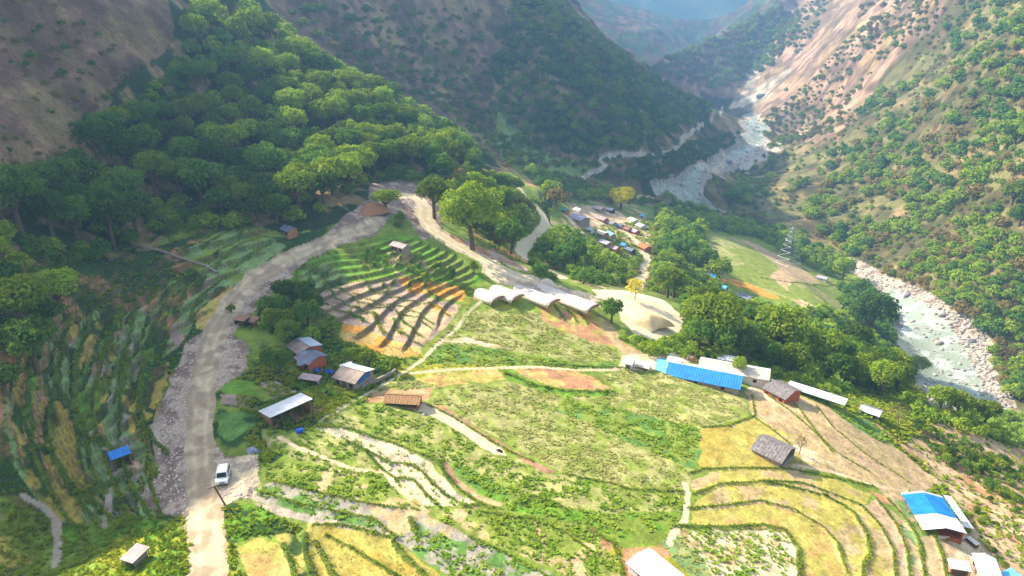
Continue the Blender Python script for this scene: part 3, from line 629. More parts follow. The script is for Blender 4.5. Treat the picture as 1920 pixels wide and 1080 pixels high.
L_YEL = mat_leaf('leaves_yellow', srgb(226,208,16), srgb(196,184,30), .3, .08)
L_DRY = mat_leaf('leaves_dry', srgb(136,112,72), srgb(112,112,60))
L_BAMB = mat_leaf('bamboo_yellow', srgb(190,180,84), srgb(170,160,60))
L_CROP = mat_leaf('crop_leaves', srgb(104,136,38), srgb(140,156,56), .3, 0, .2)
L_CROPL = mat_leaf('pale_crop_leaves', srgb(134,144,70), srgb(160,156,92), .3, 0, .2)
L_STRAW = mat_leaf('straw', srgb(186,168,104), srgb(168,154,84), .3, 0, .2)
L_GRASS = mat_leaf('grass_blades', srgb(96,126,30), srgb(142,146,40), .3, 0, .15)
def mat_plain(name, c, rough=.7, var=.15, scale=3.0, c2=None, metal=0, bump=0, stripe=None):
    m, nt, out = nt_new(name)
    b = nt.nodes.new('ShaderNodeBsdfPrincipled'); b.inputs['Roughness'].default_value = rough; b.inputs['Metallic'].default_value = metal
    b.inputs['Specular IOR Level'].default_value = .3
    n = noise_node(nt, scale, 5, .65)
    f = maprange(nt, n.outputs[0], .35, .65, 0, 1)
    c = np.array(c); c2 = c * (1 - var * 1.6) if c2 is None else np.array(c2)
    cc = mixc(nt, f, np.clip(c * (1 + var * .5), 0, 1), c2)
    nt.links.new(cc, b.inputs['Base Color'])
    h = None
    if stripe:
        w = nt.nodes.new('ShaderNodeTexWave'); w.wave_type = 'BANDS'; w.bands_direction = stripe[0]; w.inputs['Scale'].default_value = stripe[1]; w.inputs['Distortion'].default_value = 0
        tc = nt.nodes.new('ShaderNodeTexCoord'); nt.links.new(tc.outputs['Object'], w.inputs['Vector']); h = w.outputs['Fac']
    elif bump: h = n.outputs[0]
    if h is not None:
        bp = nt.nodes.new('ShaderNodeBump'); bp.inputs['Strength'].default_value = bump or .5; bp.inputs['Distance'].default_value = .05
        nt.links.new(h, bp.inputs['Height']); nt.links.new(bp.outputs[0], b.inputs['Normal'])
    nt.links.new(b.outputs[0], out.inputs[0]); return m
tin = lambda nm, c, c2=None, r=.45: mat_plain(nm, srgb(*c), r, .12, .6, None if c2 is None else srgb(*c2), 0, .35, ('X', 2.6))
MT = {
 'blue': tin('blue_sheet_roof', (30,124,200), (22,106,184)), 'lblue': tin('pale_blue_sheet_roof', (110,180,214), (90,166,204)),
 'white': tin('white_sheet_roof', (206,206,208), (184,186,192)), 'zinc': tin('zinc_sheet_roof', (150,170,192), (188,184,178)), 'grey': tin('grey_sheet_roof', (134,130,132), (104,98,104)),
 'slate': mat_plain('weathered_slate_roof', srgb(128,120,118), .8, .3, 2.2, srgb(86,80,84), 0, .6), 'dgrey': tin('dark_grey_sheet_roof', (84,88,104), (120,126,146)),
 'rust': tin('rusty_sheet_roof', (148,104,74), (116,78,62)), 'brown': tin('brown_sheet_roof', (150,132,118), (118,98,92)), 'pink': tin('dull_pink_sheet_roof', (176,148,146), (148,122,122)),
 'lilac': tin('lilac_sheet_roof', (168,160,176), (140,130,148)), 'red': tin('red_sheet_roof', (150,92,86), (128,84,78)), 'teal': tin('teal_sheet_roof', (90,164,168), (80,150,150)), 'orange': mat_plain('orange_tile_roof', srgb(184,112,70), .8, .2, 2, None, 0, .4),
 'thatch': mat_plain('thatch', srgb(158,122,84), .95, .3, 4, srgb(126,94,66), 0, .8), 'cream': tin('cream_sheet_roof', (206,196,176), (186,170,150)),
 'w_brick': mat_plain('brick_wall', srgb(176,92,56), .85, .2, 4, None, 0, .4), 'w_stone': mat_plain('stone_wall', srgb(156,142,130), .9, .25, 3, srgb(118,104,96), 0, .8), 'w_white': mat_plain('white_wall', srgb(206,200,192), .8, .08, 1),
 'w_blue': mat_plain('blue_painted_wall', srgb(36,96,156), .6, .1, 1), 'w_mud': mat_plain('mud_wall', srgb(168,118,84), .9, .2, 2, None, 0, .4), 'w_wood': mat_plain('timber', srgb(112,84,62), .85, .25, 5), 'w_dark': mat_plain('dark_opening', srgb(34,30,32), .9, .1),
 'w_pink': mat_plain('pink_wall', srgb(188,132,116), .8, .1, 1), 'metal': mat_plain('galvanised_steel', srgb(178,180,184), .4, .1, 2, None, .6), 'glass': mat_plain('dark_glass', srgb(28,34,44), .12, .05), 'paint': mat_plain('white_car_paint', srgb(222,222,220), .3, .03), 'tyre': mat_plain('tyre_rubber', srgb(26,26,28), .8, .1),
 'lamp': mat_plain('headlight_glass', srgb(200,204,206), .15, .03), 'bark': mat_plain('bark', srgb(98,80,64), .95, .3, 1.5, srgb(66,54,46), 0, .6), 'barkp': mat_plain('pale_bark', srgb(150,136,118), .95, .25, 1.5, None, 0, .5),
 'rockg': mat_plain('river_rock', srgb(170,162,154), .85, .25, .5, srgb(120,112,108), 0, .8), 'tarpb': mat_plain('blue_tarpaulin', srgb(26,92,200), .5, .1, 2, None, 0, .4), 'tarpg': mat_plain('grey_tarpaulin', srgb(150,156,178), .5, .15, 2, srgb(96,100,120), 0, .6),
 'plast': mat_plain('white_greenhouse_film', srgb(226,216,214), .35, .06, .5), 'sandh': mat_plain('sand_heap', srgb(196,164,116), .95, .2, .8, srgb(214,192,150), 0, .6), 'concrete': mat_plain('concrete', srgb(164,158,150), .9, .15, 1, None, 0, .3), 'cement': mat_plain('pale_cement', srgb(206,186,166), .9, .1, 1),
 'darkcloth': mat_plain('dark_cloth', srgb(58,48,52), .9, .2, 3),
}
# ------------------------------------------------------------------ ground objects
VT = np.stack([tx, ty, tz], -1)
fcls = tcls[quads[:, 0]].copy(); ffid = tfid[quads[:, 0]]
# world-space split of the hill class: left massif, far spur, right valley side
cx = tx[quads[:, 0]]; cy = ty[quads[:, 0]]
GMAT = {'ground': M_GROUND, 'hill': M_HILL, 'crop_field': M_GROUND, 'gravel_bank': M_GRAVEL, 'sand_yard': M_SAND, 'path': M_ROAD, 'ditch': M_ROAD, 'river': M_WATER, 'riverbank': M_GRAVEL, 'dirt_road': M_ROAD, 'village_road': M_ROAD, 'far_road': M_ROAD}
GLAB = {'ground': 'grassy valley ground between the fields', 'crop_field': 'small terraced crop field', 'gravel_bank': 'grey gravel spoil beside the dirt road', 'sand_yard': 'pale sand yard with a heap in its middle', 'path': 'pale footpath', 'ditch': 'narrow pale footpath between fields', 'river': 'milky green mountain river', 'riverbank': 'pale boulder-strewn river bank', 'dirt_road': 'dusty dirt road winding down from the bend', 'village_road': 'pale village road', 'far_road': 'pale far road cut along the spur'}
def emit(name, sel, label):
    fq = quads[sel]
    if len(fq) == 0: return
    u, inv = np.unique(fq, return_inverse=True)
    me = new_mesh(name, VT[u], inv.reshape(-1, 4), True)
    a = me.attributes.new('Cover', 'FLOAT_COLOR', 'POINT')
    c = np.ones((len(u), 4), np.float32); c[:, :3] = tcol[u]; a.data.foreach_set('color', c.ravel())
    link(name, me, GMAT[name], kind='structure', label=label)
for ci, cn in enumerate(CLASSES):
    s = fcls == ci
    if cn == 'hill':
        right = cx > 200 - 0.1 * (cy - 300); near = (cy < 420) & ~right
        emit('hill', s & right, 'sunlit right valley side with dry grass and trees')
        emit('hill', s & near, 'dry brown left valley side above the fields')
        emit('hill', s & ~right & ~near, 'shaded blue-green rocky spur across the valley')
    elif cn == 'crop_field':
        for k in np.unique(ffid[s]):
            emit('crop_field', s & (ffid == k), 'terraced crop field')
    else:
        emit(cn, s, GLAB[cn])
# far mountains beyond the gorge
def far_mountain(x0, x1, y0, y1, crest, slope, st, col, label, seed):
    xs = np.arange(x0, x1, st); ys = np.arange(y0, y1, st); X, Y = np.meshgrid(xs, ys)
    Z = np.full(X.shape, -1e9)
    for A, B in zip(crest[:-1], crest[1:]):
        d, t = seg_dist(X, Y, A, B); Z = np.maximum(Z, A[2] + (B[2] - A[2]) * t - slope * d)
    Z = Z + 150 * (ridged(X / 420, Y / 420, 5, seed) - .65) + 30 * (fbm(X / 60, Y / 60, 3, seed) - .5)
    Z = np.maximum(Z, -420)
    ny, nx = X.shape
    q = (np.arange(ny - 1)[:, None] * nx + np.arange(nx - 1)[None, :]).ravel()
    V = np.stack([X.ravel(), Y.ravel(), Z.ravel()], -1)
    me = new_mesh('mountain', V, np.stack([q, q + 1, q + nx + 1, q + nx], -1), True)
    t = sstep(.42, .58, fbm(V[:, 0] / 90, V[:, 1] / 90, 4, seed + 3))[:, None]
    c = np.ones((len(V), 4), np.float32); c[:, :3] = COL['rock'] * (1 - t) + COL['dgreen'] * t
    a = me.attributes.new('Cover', 'FLOAT_COLOR', 'POINT'); a.data.foreach_set('color', c.ravel())
    link('mountain', me, M_HILL, kind='structure', label=label)
R = lambda a, b, t: tuple(ray(a, b) * t)
far_mountain(-1400, 1700, 1450, 3200, [R(500,-150,2500), R(900,-160,2300), R(1200,-150,2150), R(1330,-50,2050), R(1385,45,2000), R(1420,120,1950)], .75, 22, None, 'hazy blue mountain closing the gorge', 71)
far_mountain(200, 4200, 3300, 5600, [R(1150,-90,5000), R(1300,-60,4700), R(1420,-70,4500), R(1600,-100,4300), R(1900,-120,4200)], .7, 40, None, 'pale farthest mountain beyond the gorge', 77)
# ------------------------------------------------------------------ vegetation
def leaf_quads(C, Nrm, size, r):
    """quads centred at C facing roughly Nrm"""
    n = len(C)
    a = r.normal(size=(n, 3)); u = np.cross(Nrm, a); u /= np.linalg.norm(u, axis=1)[:, None] + 1e-9
    v = np.cross(Nrm, u); v /= np.linalg.norm(v, axis=1)[:, None] + 1e-9
    s = (size * r.uniform(.6, 1.3, n))[:, None]; e = r.uniform(.5, .9, n)[:, None]
    fold = Nrm * s * r.uniform(-.35, .1, n)[:, None]
    V = np.stack([C - u * s, C + v * s * e + fold, C + u * s, C - v * s * e + fold], 1).reshape(-1, 3)
    return V, np.arange(4 * n).reshape(n, 4)
def crown_arrays(seed, nclump, per, leaf, rz=.72, cz=1.35, flat=0.0, cr=(.26, .42), hollow=.55, droop=.25):
    r = np.random.default_rng(seed)
    cl = []
    k = 0
    while len(cl) < nclump and k < 4000:
        k += 1
        d = r.normal(size=3); d /= np.linalg.norm(d)
        if d[2] < -.45: continue
        rr = r.uniform(hollow, 1.0) ** .6 * (1 - .33)
        rr *= 1 + .22 * math.sin(3 * math.atan2(d[1], d[0]) + seed) * (1 - abs(d[2]))
        c = np.array([d[0] * rr, d[1] * rr, d[2] * rr * rz * (1 - flat * max(0, d[2]))])
        cs = r.uniform(*cr)
        if all(np.linalg.norm(c - q[0]) > .55 * (cs + q[1]) * .8 for q in cl): cl.append((c, cs))
    VV = []; FF = []; o = 0
    for c, cs in cl:
        n = int(per * (cs / .34) ** 2)
        d = r.normal(size=(n, 3)); d[:, 2] += .35; d /= np.linalg.norm(d, axis=1)[:, None]
        rad = cs * r.uniform(.72, 1.08, n)[:, None]
        P = c + d * rad * np.array([1, 1, .72]) + np.array([0, 0, cz])
        P[:, 2] -= droop * .12 * (1 - d[:, 2])
        Nn = d * .9 + r.normal(size=(n, 3)) * .55 + np.array([0, 0, .3]); Nn /= np.linalg.norm(Nn, axis=1)[:, None]
        V, Fq = leaf_quads(P, Nn, leaf, r); VV.append(V); FF.append(Fq + o); o += len(V)
    return np.concatenate(VV), np.concatenate(FF), cl
def tube(P0, P1, r0, r1, sides=6):
    P0 = np.array(P0, float); P1 = np.array(P1, float); d = P1 - P0; L = np.linalg.norm(d) + 1e-9; d = d / L
    a = np.array([1, 0, 0]) if abs(d[0]) < .8 else np.array([0, 1, 0]); u = np.cross(d, a); u /= np.linalg.norm(u); v = np.cross(d, u)
    th = np.arange(sides) * 2 * math.pi / sides
    ring = np.cos(th)[:, None] * u + np.sin(th)[:, None] * v
    V = np.concatenate([P0 + ring * r0, P1 + ring * r1]); i = np.arange(sides); j = (i + 1) % sides
    return V, np.stack([i, j, j + sides, i + sides], -1)
def cat_arrays(lst):
    VV = []; FF = []; o = 0
    for V, Fq in lst: VV.append(V); FF.append(Fq + o); o += len(V)
    return np.concatenate(VV), np.concatenate(FF)
def trunk_arrays(seed, cl, cz, th=.10, fork=.45, nl=7):
    r = random.Random(seed); T = []
    lean = (r.uniform(-.06, .06), r.uniform(-.06, .06)); f = cz * fork
    pts = [(0, 0, -.25), (lean[0] * .3, lean[1] * .3, f * .5), (lean[0], lean[1], f)]
    T.append(tube(pts[0], pts[1], th * 1.25, th, 7)); T.append(tube(pts[1], pts[2], th, th * .85, 7))
    T.append(tube(pts[2], (lean[0] * 1.5, lean[1] * 1.5, cz + .15), th * .8, th * .25))
    for c, cs in cl[:nl]:
        e = np.array(c) + np.array([0, 0, cz]); m = np.array(pts[2]) * .5 + e * .5 + np.array([0, 0, -.08])
        T.append(tube(pts[2], m, th * .5, th * .32, 5)); T.append(tube(m, e, th * .32, th * .1, 5))
    return cat_arrays(T)
def make_kind(nm, seed, mat, bark='bark', **kw):
    th = kw.pop('th', .09); fork = kw.pop('fork', .45)
    V, Fq, cl = crown_arrays(seed, **kw)
    cm = new_mesh(nm + '_crown', V, Fq); cm.materials.append(mat)
    tV, tF = trunk_arrays(seed, cl, kw.get('cz', 1.35), th, fork)
    tm = new_mesh(nm + '_trunk', tV, tF, True); tm.materials.append(MT[bark])
    return cm, tm
KIND = {}
for nm, mat in (('mid', L_MID), ('dark', L_DARK), ('light', L_LIGHT)):
    KIND['big_' + nm] = [make_kind('tree', 11 + i, mat, nclump=40, per=110, leaf=.060, cr=(.15, .36)) for i in range(2)]
    KIND['med_' + nm] = [make_kind('tree', 31 + i, mat, nclump=30, per=66, leaf=.084, cz=1.25, cr=(.16, .37)) for i in range(3)]
    KIND['sm_' + nm] = [make_kind('bush', 51 + i, mat, nclump=13, per=34, leaf=.13, cz=.75, fork=.3, rz=.62) for i in range(2)]
KIND['flat_mid'] = [make_kind('tree', 81, L_MID, nclump=24, per=110, leaf=.06, rz=.5, cz=1.15, flat=.3)]
KIND['flat_light'] = [make_kind('tree', 82, L_LIGHT, nclump=26, per=120, leaf=.055, rz=.55, cz=1.1, flat=.2)]
KIND['tall_mid'] = [make_kind('tree', 84, L_MID, 'bark', nclump=32, per=95, leaf=.06, rz=1.0, cz=1.35, cr=(.24, .38), th=.07, fork=.5)]
KIND['tall_dark'] = [make_kind('tree', 86, L_DARK, nclump=26, per=80, leaf=.075, rz=1.15, cz=1.8, cr=(.26, .4), th=.08, fork=.4)]
KIND['yellow'] = [make_kind('tree', 88, L_YEL, nclump=30, per=90, leaf=.06, rz=.62, cz=.95, cr=(.24, .36))]
KIND['dry'] = [make_kind('tree', 89, L_DRY, 'barkp', nclump=14, per=26, leaf=.07, rz=.9, cz=1.5, cr=(.16, .28), th=.06)]
KIND['dryb'] = [make_kind('bush', 90, L_DRY, 'barkp', nclump=12, per=36, leaf=.12, cz=.7, fork=.3, rz=.6)]
KIND['orch'] = [make_kind('tree', 92 + i, L_DARK if i else L_MID, nclump=15, per=46, leaf=.10, cz=1.0, rz=.66, th=.07) for i in range(2)]
KIND['bamb'] = [make_kind('tree', 95, L_BAMB, nclump=22, per=60, leaf=.08, rz=1.0, cz=1.2, cr=(.18, .3), th=.03)]
def Hfull(x, y):
    x = np.asarray(x, float); y = np.asarray(y, float)
    _, _, _, dz = cover(x, y); return Hbase(x, y) + dz
def put_tree(kind, x, y, z, s, label, group=None, name='tree', cat='tree', rot=None, stretch=1.0):
    e = bpy.data.objects.new(name, None); COLL.objects.link(e)
    e.empty_display_size = .3
    e.location = (x, y, z); e.rotation_euler = (0, 0, random.uniform(0, 6.28) if rot is None else rot)
    f = stretch; w_ = random.uniform(.84, 1.18); e.scale = (s * w_, s / w_, s * f)
    e['label'] = label; e['category'] = cat
    if group: e['group'] = group
    cm, tm = random.choice(KIND[kind])
    c = bpy.data.objects.new('crown', cm); c.parent = e; COLL.objects.link(c)
    t = bpy.data.objects.new('trunk', tm); t.parent = e; COLL.objects.link(t)
    return e
KZ = {'big': 1.35, 'med': 1.25, 'sm': .75, 'flat': 1.12, 'tall': 1.35, 'yel': .95, 'dry': 1.5, 'orc': 1.0, 'bam': 1.2}
CELL = 9.0; GRIDT = {}
def grid_add(x, y, s): GRIDT.setdefault((int(x // CELL), int(y // CELL)), []).append((x, y, s))
def grid_free(x, y, s, space):
    i, j = int(x // CELL), int(y // CELL)
    for a in (-2, -1, 0, 1, 2):
        for b in (-2, -1, 0, 1, 2):
            for q in GRIDT.get((i + a, j + b), ()):
                if (x - q[0]) ** 2 + (y - q[1]) ** 2 < ((s + q[2]) * space) ** 2: return False
    return True
def hero(kind, px, py, rpx, label, group=None, cat='tree', name='tree', stretch=1.0, **kw):
    """tree whose crown centre shows at pixel px,py with radius rpx pixels"""
    cz = next((v for k, v in KZ.items() if kind.startswith(k)), 1.2)
    lift = 2.0
    for _ in range(3):
        P, h = march([px], [py], lift); P = P[0]
        depth = P[1] * CP - P[2] * SP; s = rpx / FOC * depth; lift = s * cz * stretch
    z = float(Hbase(P[0], P[1]))
    grid_add(P[0], P[1], s)
    return put_tree(kind, P[0], P[1], z, s, label, group, name, cat, stretch=stretch, **kw)
HEROES = [
 ('tall_mid',884,394,62,'tall broad green tree with a bare grey trunk beside the white road',1.0),
 ('big_mid',812,358,36,'tall green tree leaning over the gravel bend, left of the tallest roadside tree',1.15),
 ('flat_mid',722,368,28,'pale green flat-topped tree on the brown mound inside the road bend',1.0),
 ('flat_light',1340,585,66,'bright green spreading tree beside the sand yard',.95),
 ('big_mid',1468,618,56,'big dark green tree right of the bright spreading tree',1.0),
 ('big_dark',1405,640,36,'dark green tree between the spreading tree and the white open shed',1.0),
 ('yellow',1166,366,28,'round golden yellow tree at the far end of the village',1.0),
 ('med_dark',1148,575,25,'brownish green bushy tree between greenhouses and the sand yard',1.1),
 ('tall_mid',1722,682,26,'slender green tree at the edge of the drop above the river',.7),
 ('big_dark',1640,585,46,'large dark tree overhanging the left river bank',1.0),
 ('big_dark',1600,640,42,'dark tree on the slope below the lower meadow',1.0),
 ('big_mid',1550,650,44,'mid green tree on the wooded slope behind the long white roof',1.0),
 ('big_mid',1660,700,38,'green tree directly above the patched metal shed',1.0),
 ('med_mid',1585,495,24,'round tree on the river bank below the dry hillside',1.0),
 ('big_mid',30,555,62,'bright green tree at the left edge of the photo below the dark forest',1.0),
 ('big_light',100,530,48,'light green tree next to the left edge, catching the sun',1.0),
 ('big_dark',50,630,58,'very dark tree at the left edge of the shaded terraces',1.0),
 ('med_dark',522,670,30,'dense dark green tree left of the brick houses',.9),
 ('med_mid',690,667,19,'bright green round tree behind the blue-walled house',1.1),
 ('med_light',655,662,17,'olive green tree in front of the golden terrace',1.0),
 ('med_mid',742,682,14,'small green tree beside the field path crossing',1.0),
 ('med_dark',613,672,10,'small round dark tree between the brick house and the blue-walled house',1.0),
 ('sm_mid',433,577,9,'little tree standing at the road edge by the rusty hut',1.4),
 ('sm_mid',888,498,10,'small bright green tree on the grassy bank below the white road',1.6),
 ('dry',1503,829,17,'sparse young tree with few leaves behind the grey stone barn',1.0),
 ('dry',1690,770,24,'bare brownish tree right of the patched metal shed',1.0),
 ('bamb',1192,538,22,'yellow bamboo clump where the village road meets the sand yard',1.0),
 ('big_light',1388,682,16,'yellow-green column-like tree behind the long white sheds',1.5),
 ('med_light',1120,490,26,'yellow-green tree on the bank above the sand yard',.8),
 ('med_dark',1080,470,26,'dark green tree left of the yellow-green bank tree',1.0),
 ('med_mid',1045,460,22,'green tree at the foot of the loop path',1.0),
 ('dry',1112,995,13,'grey-brown leafless bush among green crops left of the white shed',.8),
 ('tall_mid',966,345,20,'slim tree on the crest beside the start of the loop path',.8),
 ('dryb',1045,345,22,'pale olive shrub-like tree at the near end of the village',1.3),
 ('med_dark',845,520,0,'',1.0),
]
for k, px, py, r, lab, st in HEROES:
    if r: hero(k, px, py, r, lab, stretch=st)
hero('sm_dark', 848, 512, 9, 'narrow dark tree on the terrace fan, left of the small bright tree', stretch=1.8)
for i, (px, py, r, lab) in enumerate([(1850,1018,10,'round green bush right of the pale yard'),(1838,975,8,'small bush at the right corner of the blue and white roof'),(1840,995,7,'small bush halfway along the hedge row'),(1862,1030,9,'low bush beside the white roof at the right edge'),(600,700,0,'')]):
    if r: hero('sm_mid', px, py, r, lab, cat='bush', name='bush')
# ---- woods filled by region: pixel polygon, spacing m, crown radius range, kinds
def px_candidates(poly, n, r):
    p = np.array(poly, float); lo = p.min(0); hi = p.max(0); out = []
    X = r.uniform(lo[0], hi[0], n * 4); Y = r.uniform(lo[1], hi[1], n * 4)
    m = in_poly(X, Y, poly); return X[m][:n], Y[m][:n]
PENDING = []
def px_size(x, y, z, s):
    d = y * CP - z * SP; return FOC * s / d
def clear_of_roads(P, rad):
    ok = np.ones(len(P), bool)
    for k in range(6):
        a = k * math.pi / 3; c = cover(P[:, 0] + rad * math.cos(a), P[:, 1] + rad * math.sin(a))[1]
        ok &= ~np.isin(c, (3, 4, 5, 7, 9, 10, 11))
    return ok
def fill(poly, n, space, rr, kinds, label, group, seed, name='tree', cat='tree', limit=999, avoid=(2, 3, 4, 5, 7, 9, 10, 11), stretch=(.9, 1.2), lift=0, stuff=None, clump=None):
    r = np.random.default_rng(seed); X, Y = px_candidates(poly, n, r)
    if not len(X): return []
    P, h = march(X, Y, lift); P = P[h]
    cl = cover(P[:, 0], P[:, 1])[1]
    P = P[~np.isin(cl, avoid)]; got = []
    if clump: P = P[fbm(P[:, 0] / clump[0], P[:, 1] / clump[0], 3, 140) + r.normal(size=len(P)) * .03 > clump[1]]
    if len(P) == 0: return []
    if stuff is None: P = P[clear_of_roads(P, rr[0] * 1.1)]
    for p in P:
        if len(got) >= limit: break
        s = r.uniform(*rr)
        if grid_free(p[0], p[1], s, space):
            grid_add(p[0], p[1], s); got.append((p[0], p[1], s))
    for x, y, s in got:
        z = float(Hbase(x, y)) - .15
        k = kinds[int(r.integers(len(kinds)))]
        if stuff is not None: stuff.append((k, x, y, z, s))
        else: PENDING.append((k, x, y, z, s, label, group, name, cat, r.uniform(*stretch)))
    return got
FILLS = [
 ([(350,80),(420,0),(520,50),(640,140),(760,205),(870,262),(890,310),(800,325),(700,335),(620,380),(560,400),(450,330),(420,240),(360,170)],4500,.6,(3.8,6.4),['big_light','big_mid','big_mid','big_dark','med_mid'],'leafy green tree on the sunlit forest rib of the left slope','trees of the sunlit forest rib',1),
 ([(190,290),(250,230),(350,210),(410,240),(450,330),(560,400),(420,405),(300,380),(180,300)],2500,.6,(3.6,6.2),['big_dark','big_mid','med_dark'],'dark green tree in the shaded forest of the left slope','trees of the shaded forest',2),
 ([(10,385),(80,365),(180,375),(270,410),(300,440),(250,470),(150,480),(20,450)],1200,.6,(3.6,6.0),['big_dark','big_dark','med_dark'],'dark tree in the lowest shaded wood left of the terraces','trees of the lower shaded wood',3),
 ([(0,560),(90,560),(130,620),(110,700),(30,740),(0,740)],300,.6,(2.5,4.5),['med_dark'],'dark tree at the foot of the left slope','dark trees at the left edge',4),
 ([(390,400),(520,420),(600,390),(640,370),(560,330),(440,350)],500,.62,(3.5,6),['big_dark','med_dark'],'dark tree along the forest edge above the upper terraces','trees of the forest edge',5),
 ([(800,335),(900,320),(980,370),(1010,440),(1000,475),(960,490),(890,430),(830,420),(790,390)],700,.6,(3,5.5),['med_mid','big_mid','med_dark','dryb'],'green tree in the thicket behind the tallest roadside tree','trees of the roadside thicket',6),
 ([(1010,445),(1060,435),(1120,470),(1165,510),(1160,535),(1090,530),(1000,480)],500,.62,(2.5,4.5),['med_mid','med_light','med_dark'],'green tree on the bank between loop path and village road','trees of the village bank',7),
 ([(1235,400),(1290,390),(1320,440),(1330,520),(1360,545),(1250,560),(1235,530),(1245,470)],900,.6,(3.5,6.5),['med_mid','big_mid','med_dark'],'green tree right of the village houses','trees beside the village',8),
 ([(990,320),(1110,350),(1200,375),(1240,385),(1150,380),(1060,378),(1010,360)],500,.6,(3,5.5),['med_dark','med_mid','dryb'],'tree on the village edge towards the gorge','trees behind the village',9),
 ([(1240,370),(1300,385),(1360,415),(1480,440),(1600,500),(1560,520),(1430,450),(1320,430),(1290,410)],800,.6,(3.5,6),['med_dark','med_mid','big_mid'],'tree on the near river bank behind the lower meadow','trees of the near river bank',10),
 ([(1280,560),(1400,590),(1500,585),(1600,600),(1690,690),(1680,740),(1560,730),(1440,690),(1310,660)],2200,.56,(2.8,5.0),['med_mid','big_mid','med_dark','med_light','big_dark'],'green tree in the belt behind the long sheds','trees of the belt behind the sheds',11),
 ([(1570,540),(1640,545),(1690,610),(1680,650),(1600,600)],500,.6,(4,6),['big_dark','med_dark'],'dark tree on the steep bank left of the lower river','trees above the lower river',12),
 ([(1690,740),(1760,765),(1840,760),(1930,790),(1930,840),(1820,815),(1730,790)],700,.6,(2,4),['med_light','med_light','med_mid'],'yellow-green tree on the rim above the lower river','bright trees on the river rim',13),
 ([(480,545),(560,545),(600,600),(600,640),(540,650),(500,620)],500,.55,(1.8,3.2),['med_dark','med_mid'],'dark bushy tree in the thicket above the brick houses','trees of the dark thicket',14),
 ([(1000,510),(1040,505),(1045,530),(1020,530)],100,.6,(1.5,2.4),['med_dark'],'small dark tree behind the greenhouses','trees behind the greenhouses',15),
 ([(1165,635),(1230,645),(1280,640),(1300,650),(1300,668),(1220,668)],300,.6,(1.2,2.4),['med_mid','med_light'],'small green tree between sand yard and the pale sheds','trees below the sand yard',16),
 ([(690,370),(760,400),(745,430),(700,410)],100,.6,(1.2,2.2),['med_dark','dryb'],'small tree on the brown mound inside the bend','small trees on the mound',17),
]
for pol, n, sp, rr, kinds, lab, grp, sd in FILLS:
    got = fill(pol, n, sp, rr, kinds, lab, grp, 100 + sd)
    print('fill', sd, len(got))
# orchard rows
orch = []
for row in range(9):
    for col in range(22):
        px = 1695 + col * 13 + row * 14 + random.uniform(-5, 5); py = 790 + col * 3.2 + row * 15 - (col * .12) + col * 2.4 + random.uniform(-3, 3)
        if px < 1925 and py < 1000 and in_poly(np.array([px]), np.array([py]), [(1690,795),(1760,800),(1850,830),(1930,850),(1930,990),(1870,930),(1790,880),(1715,845)])[0] and random.random() < .75: orch.append((px, py))
P, h = march([o[0] for o in orch], [o[1] for o in orch])
for p in P:
    s = random.uniform(.8, 1.5)
    put_tree('orch', p[0], p[1], float(Hbase(p[0], p[1])), s, 'small round bush in the orchard at the right edge', 'orchard bushes', 'orchard_bush', 'orchard bush')
for px, py in [(1815,1000),(1830,960),(1845,975),(1870,1055),(1880,1065),(1890,1010),(1905,960),(1868,985),(1855,940)]:
    p = G(px, py); put_tree('orch', p[0], p[1], p[2], random.uniform(.5, .9), 'tiny round bush on the bare ground right of the blue and white roof', 'tiny bushes on bare ground', 'orchard_bush', 'orchard bush')
# right valley side and spur: nearest as individuals, the rest as one wood
RH = [(1310,395),(1340,350),(1400,310),(1470,270),(1560,245),(1650,150),(1780,20),(1800,-60),(1960,-60),(1960,800),(1890,740),(1830,610),(1740,545),(1650,515),(1560,455),(1430,420)]
RHs = [(1640,150),(1780,20),(1800,-60),(1960,-60),(1960,440),(1760,420),(1640,300),(1560,330),(1400,380),(1340,380),(1400,320),(1560,255)]
got = fill(RHs, 6000, .45, (3.2, 7.5), ['med_mid','med_mid','med_dark','dryb','med_dark'], 'rounded green tree scattered on the dry right valley side', 'trees on the right valley side', 201, 'hillside_tree', 'hillside tree', limit=320, clump=(38, .47))
got2 = fill([(1640,300),(1760,420),(1960,440),(1960,800),(1890,740),(1830,610),(1740,545),(1650,515),(1560,455),(1500,400),(1560,330)], 6000, .45, (2.4, 6.0), ['med_mid','med_dark','med_mid','sm_mid','dryb'], 'rounded green tree scattered on the dry right valley side', 'trees on the right valley side', 202, 'hillside_tree', 'hillside tree', limit=300, clump=(26, .42))
print('right', len(got), len(got2))
STUFF = []
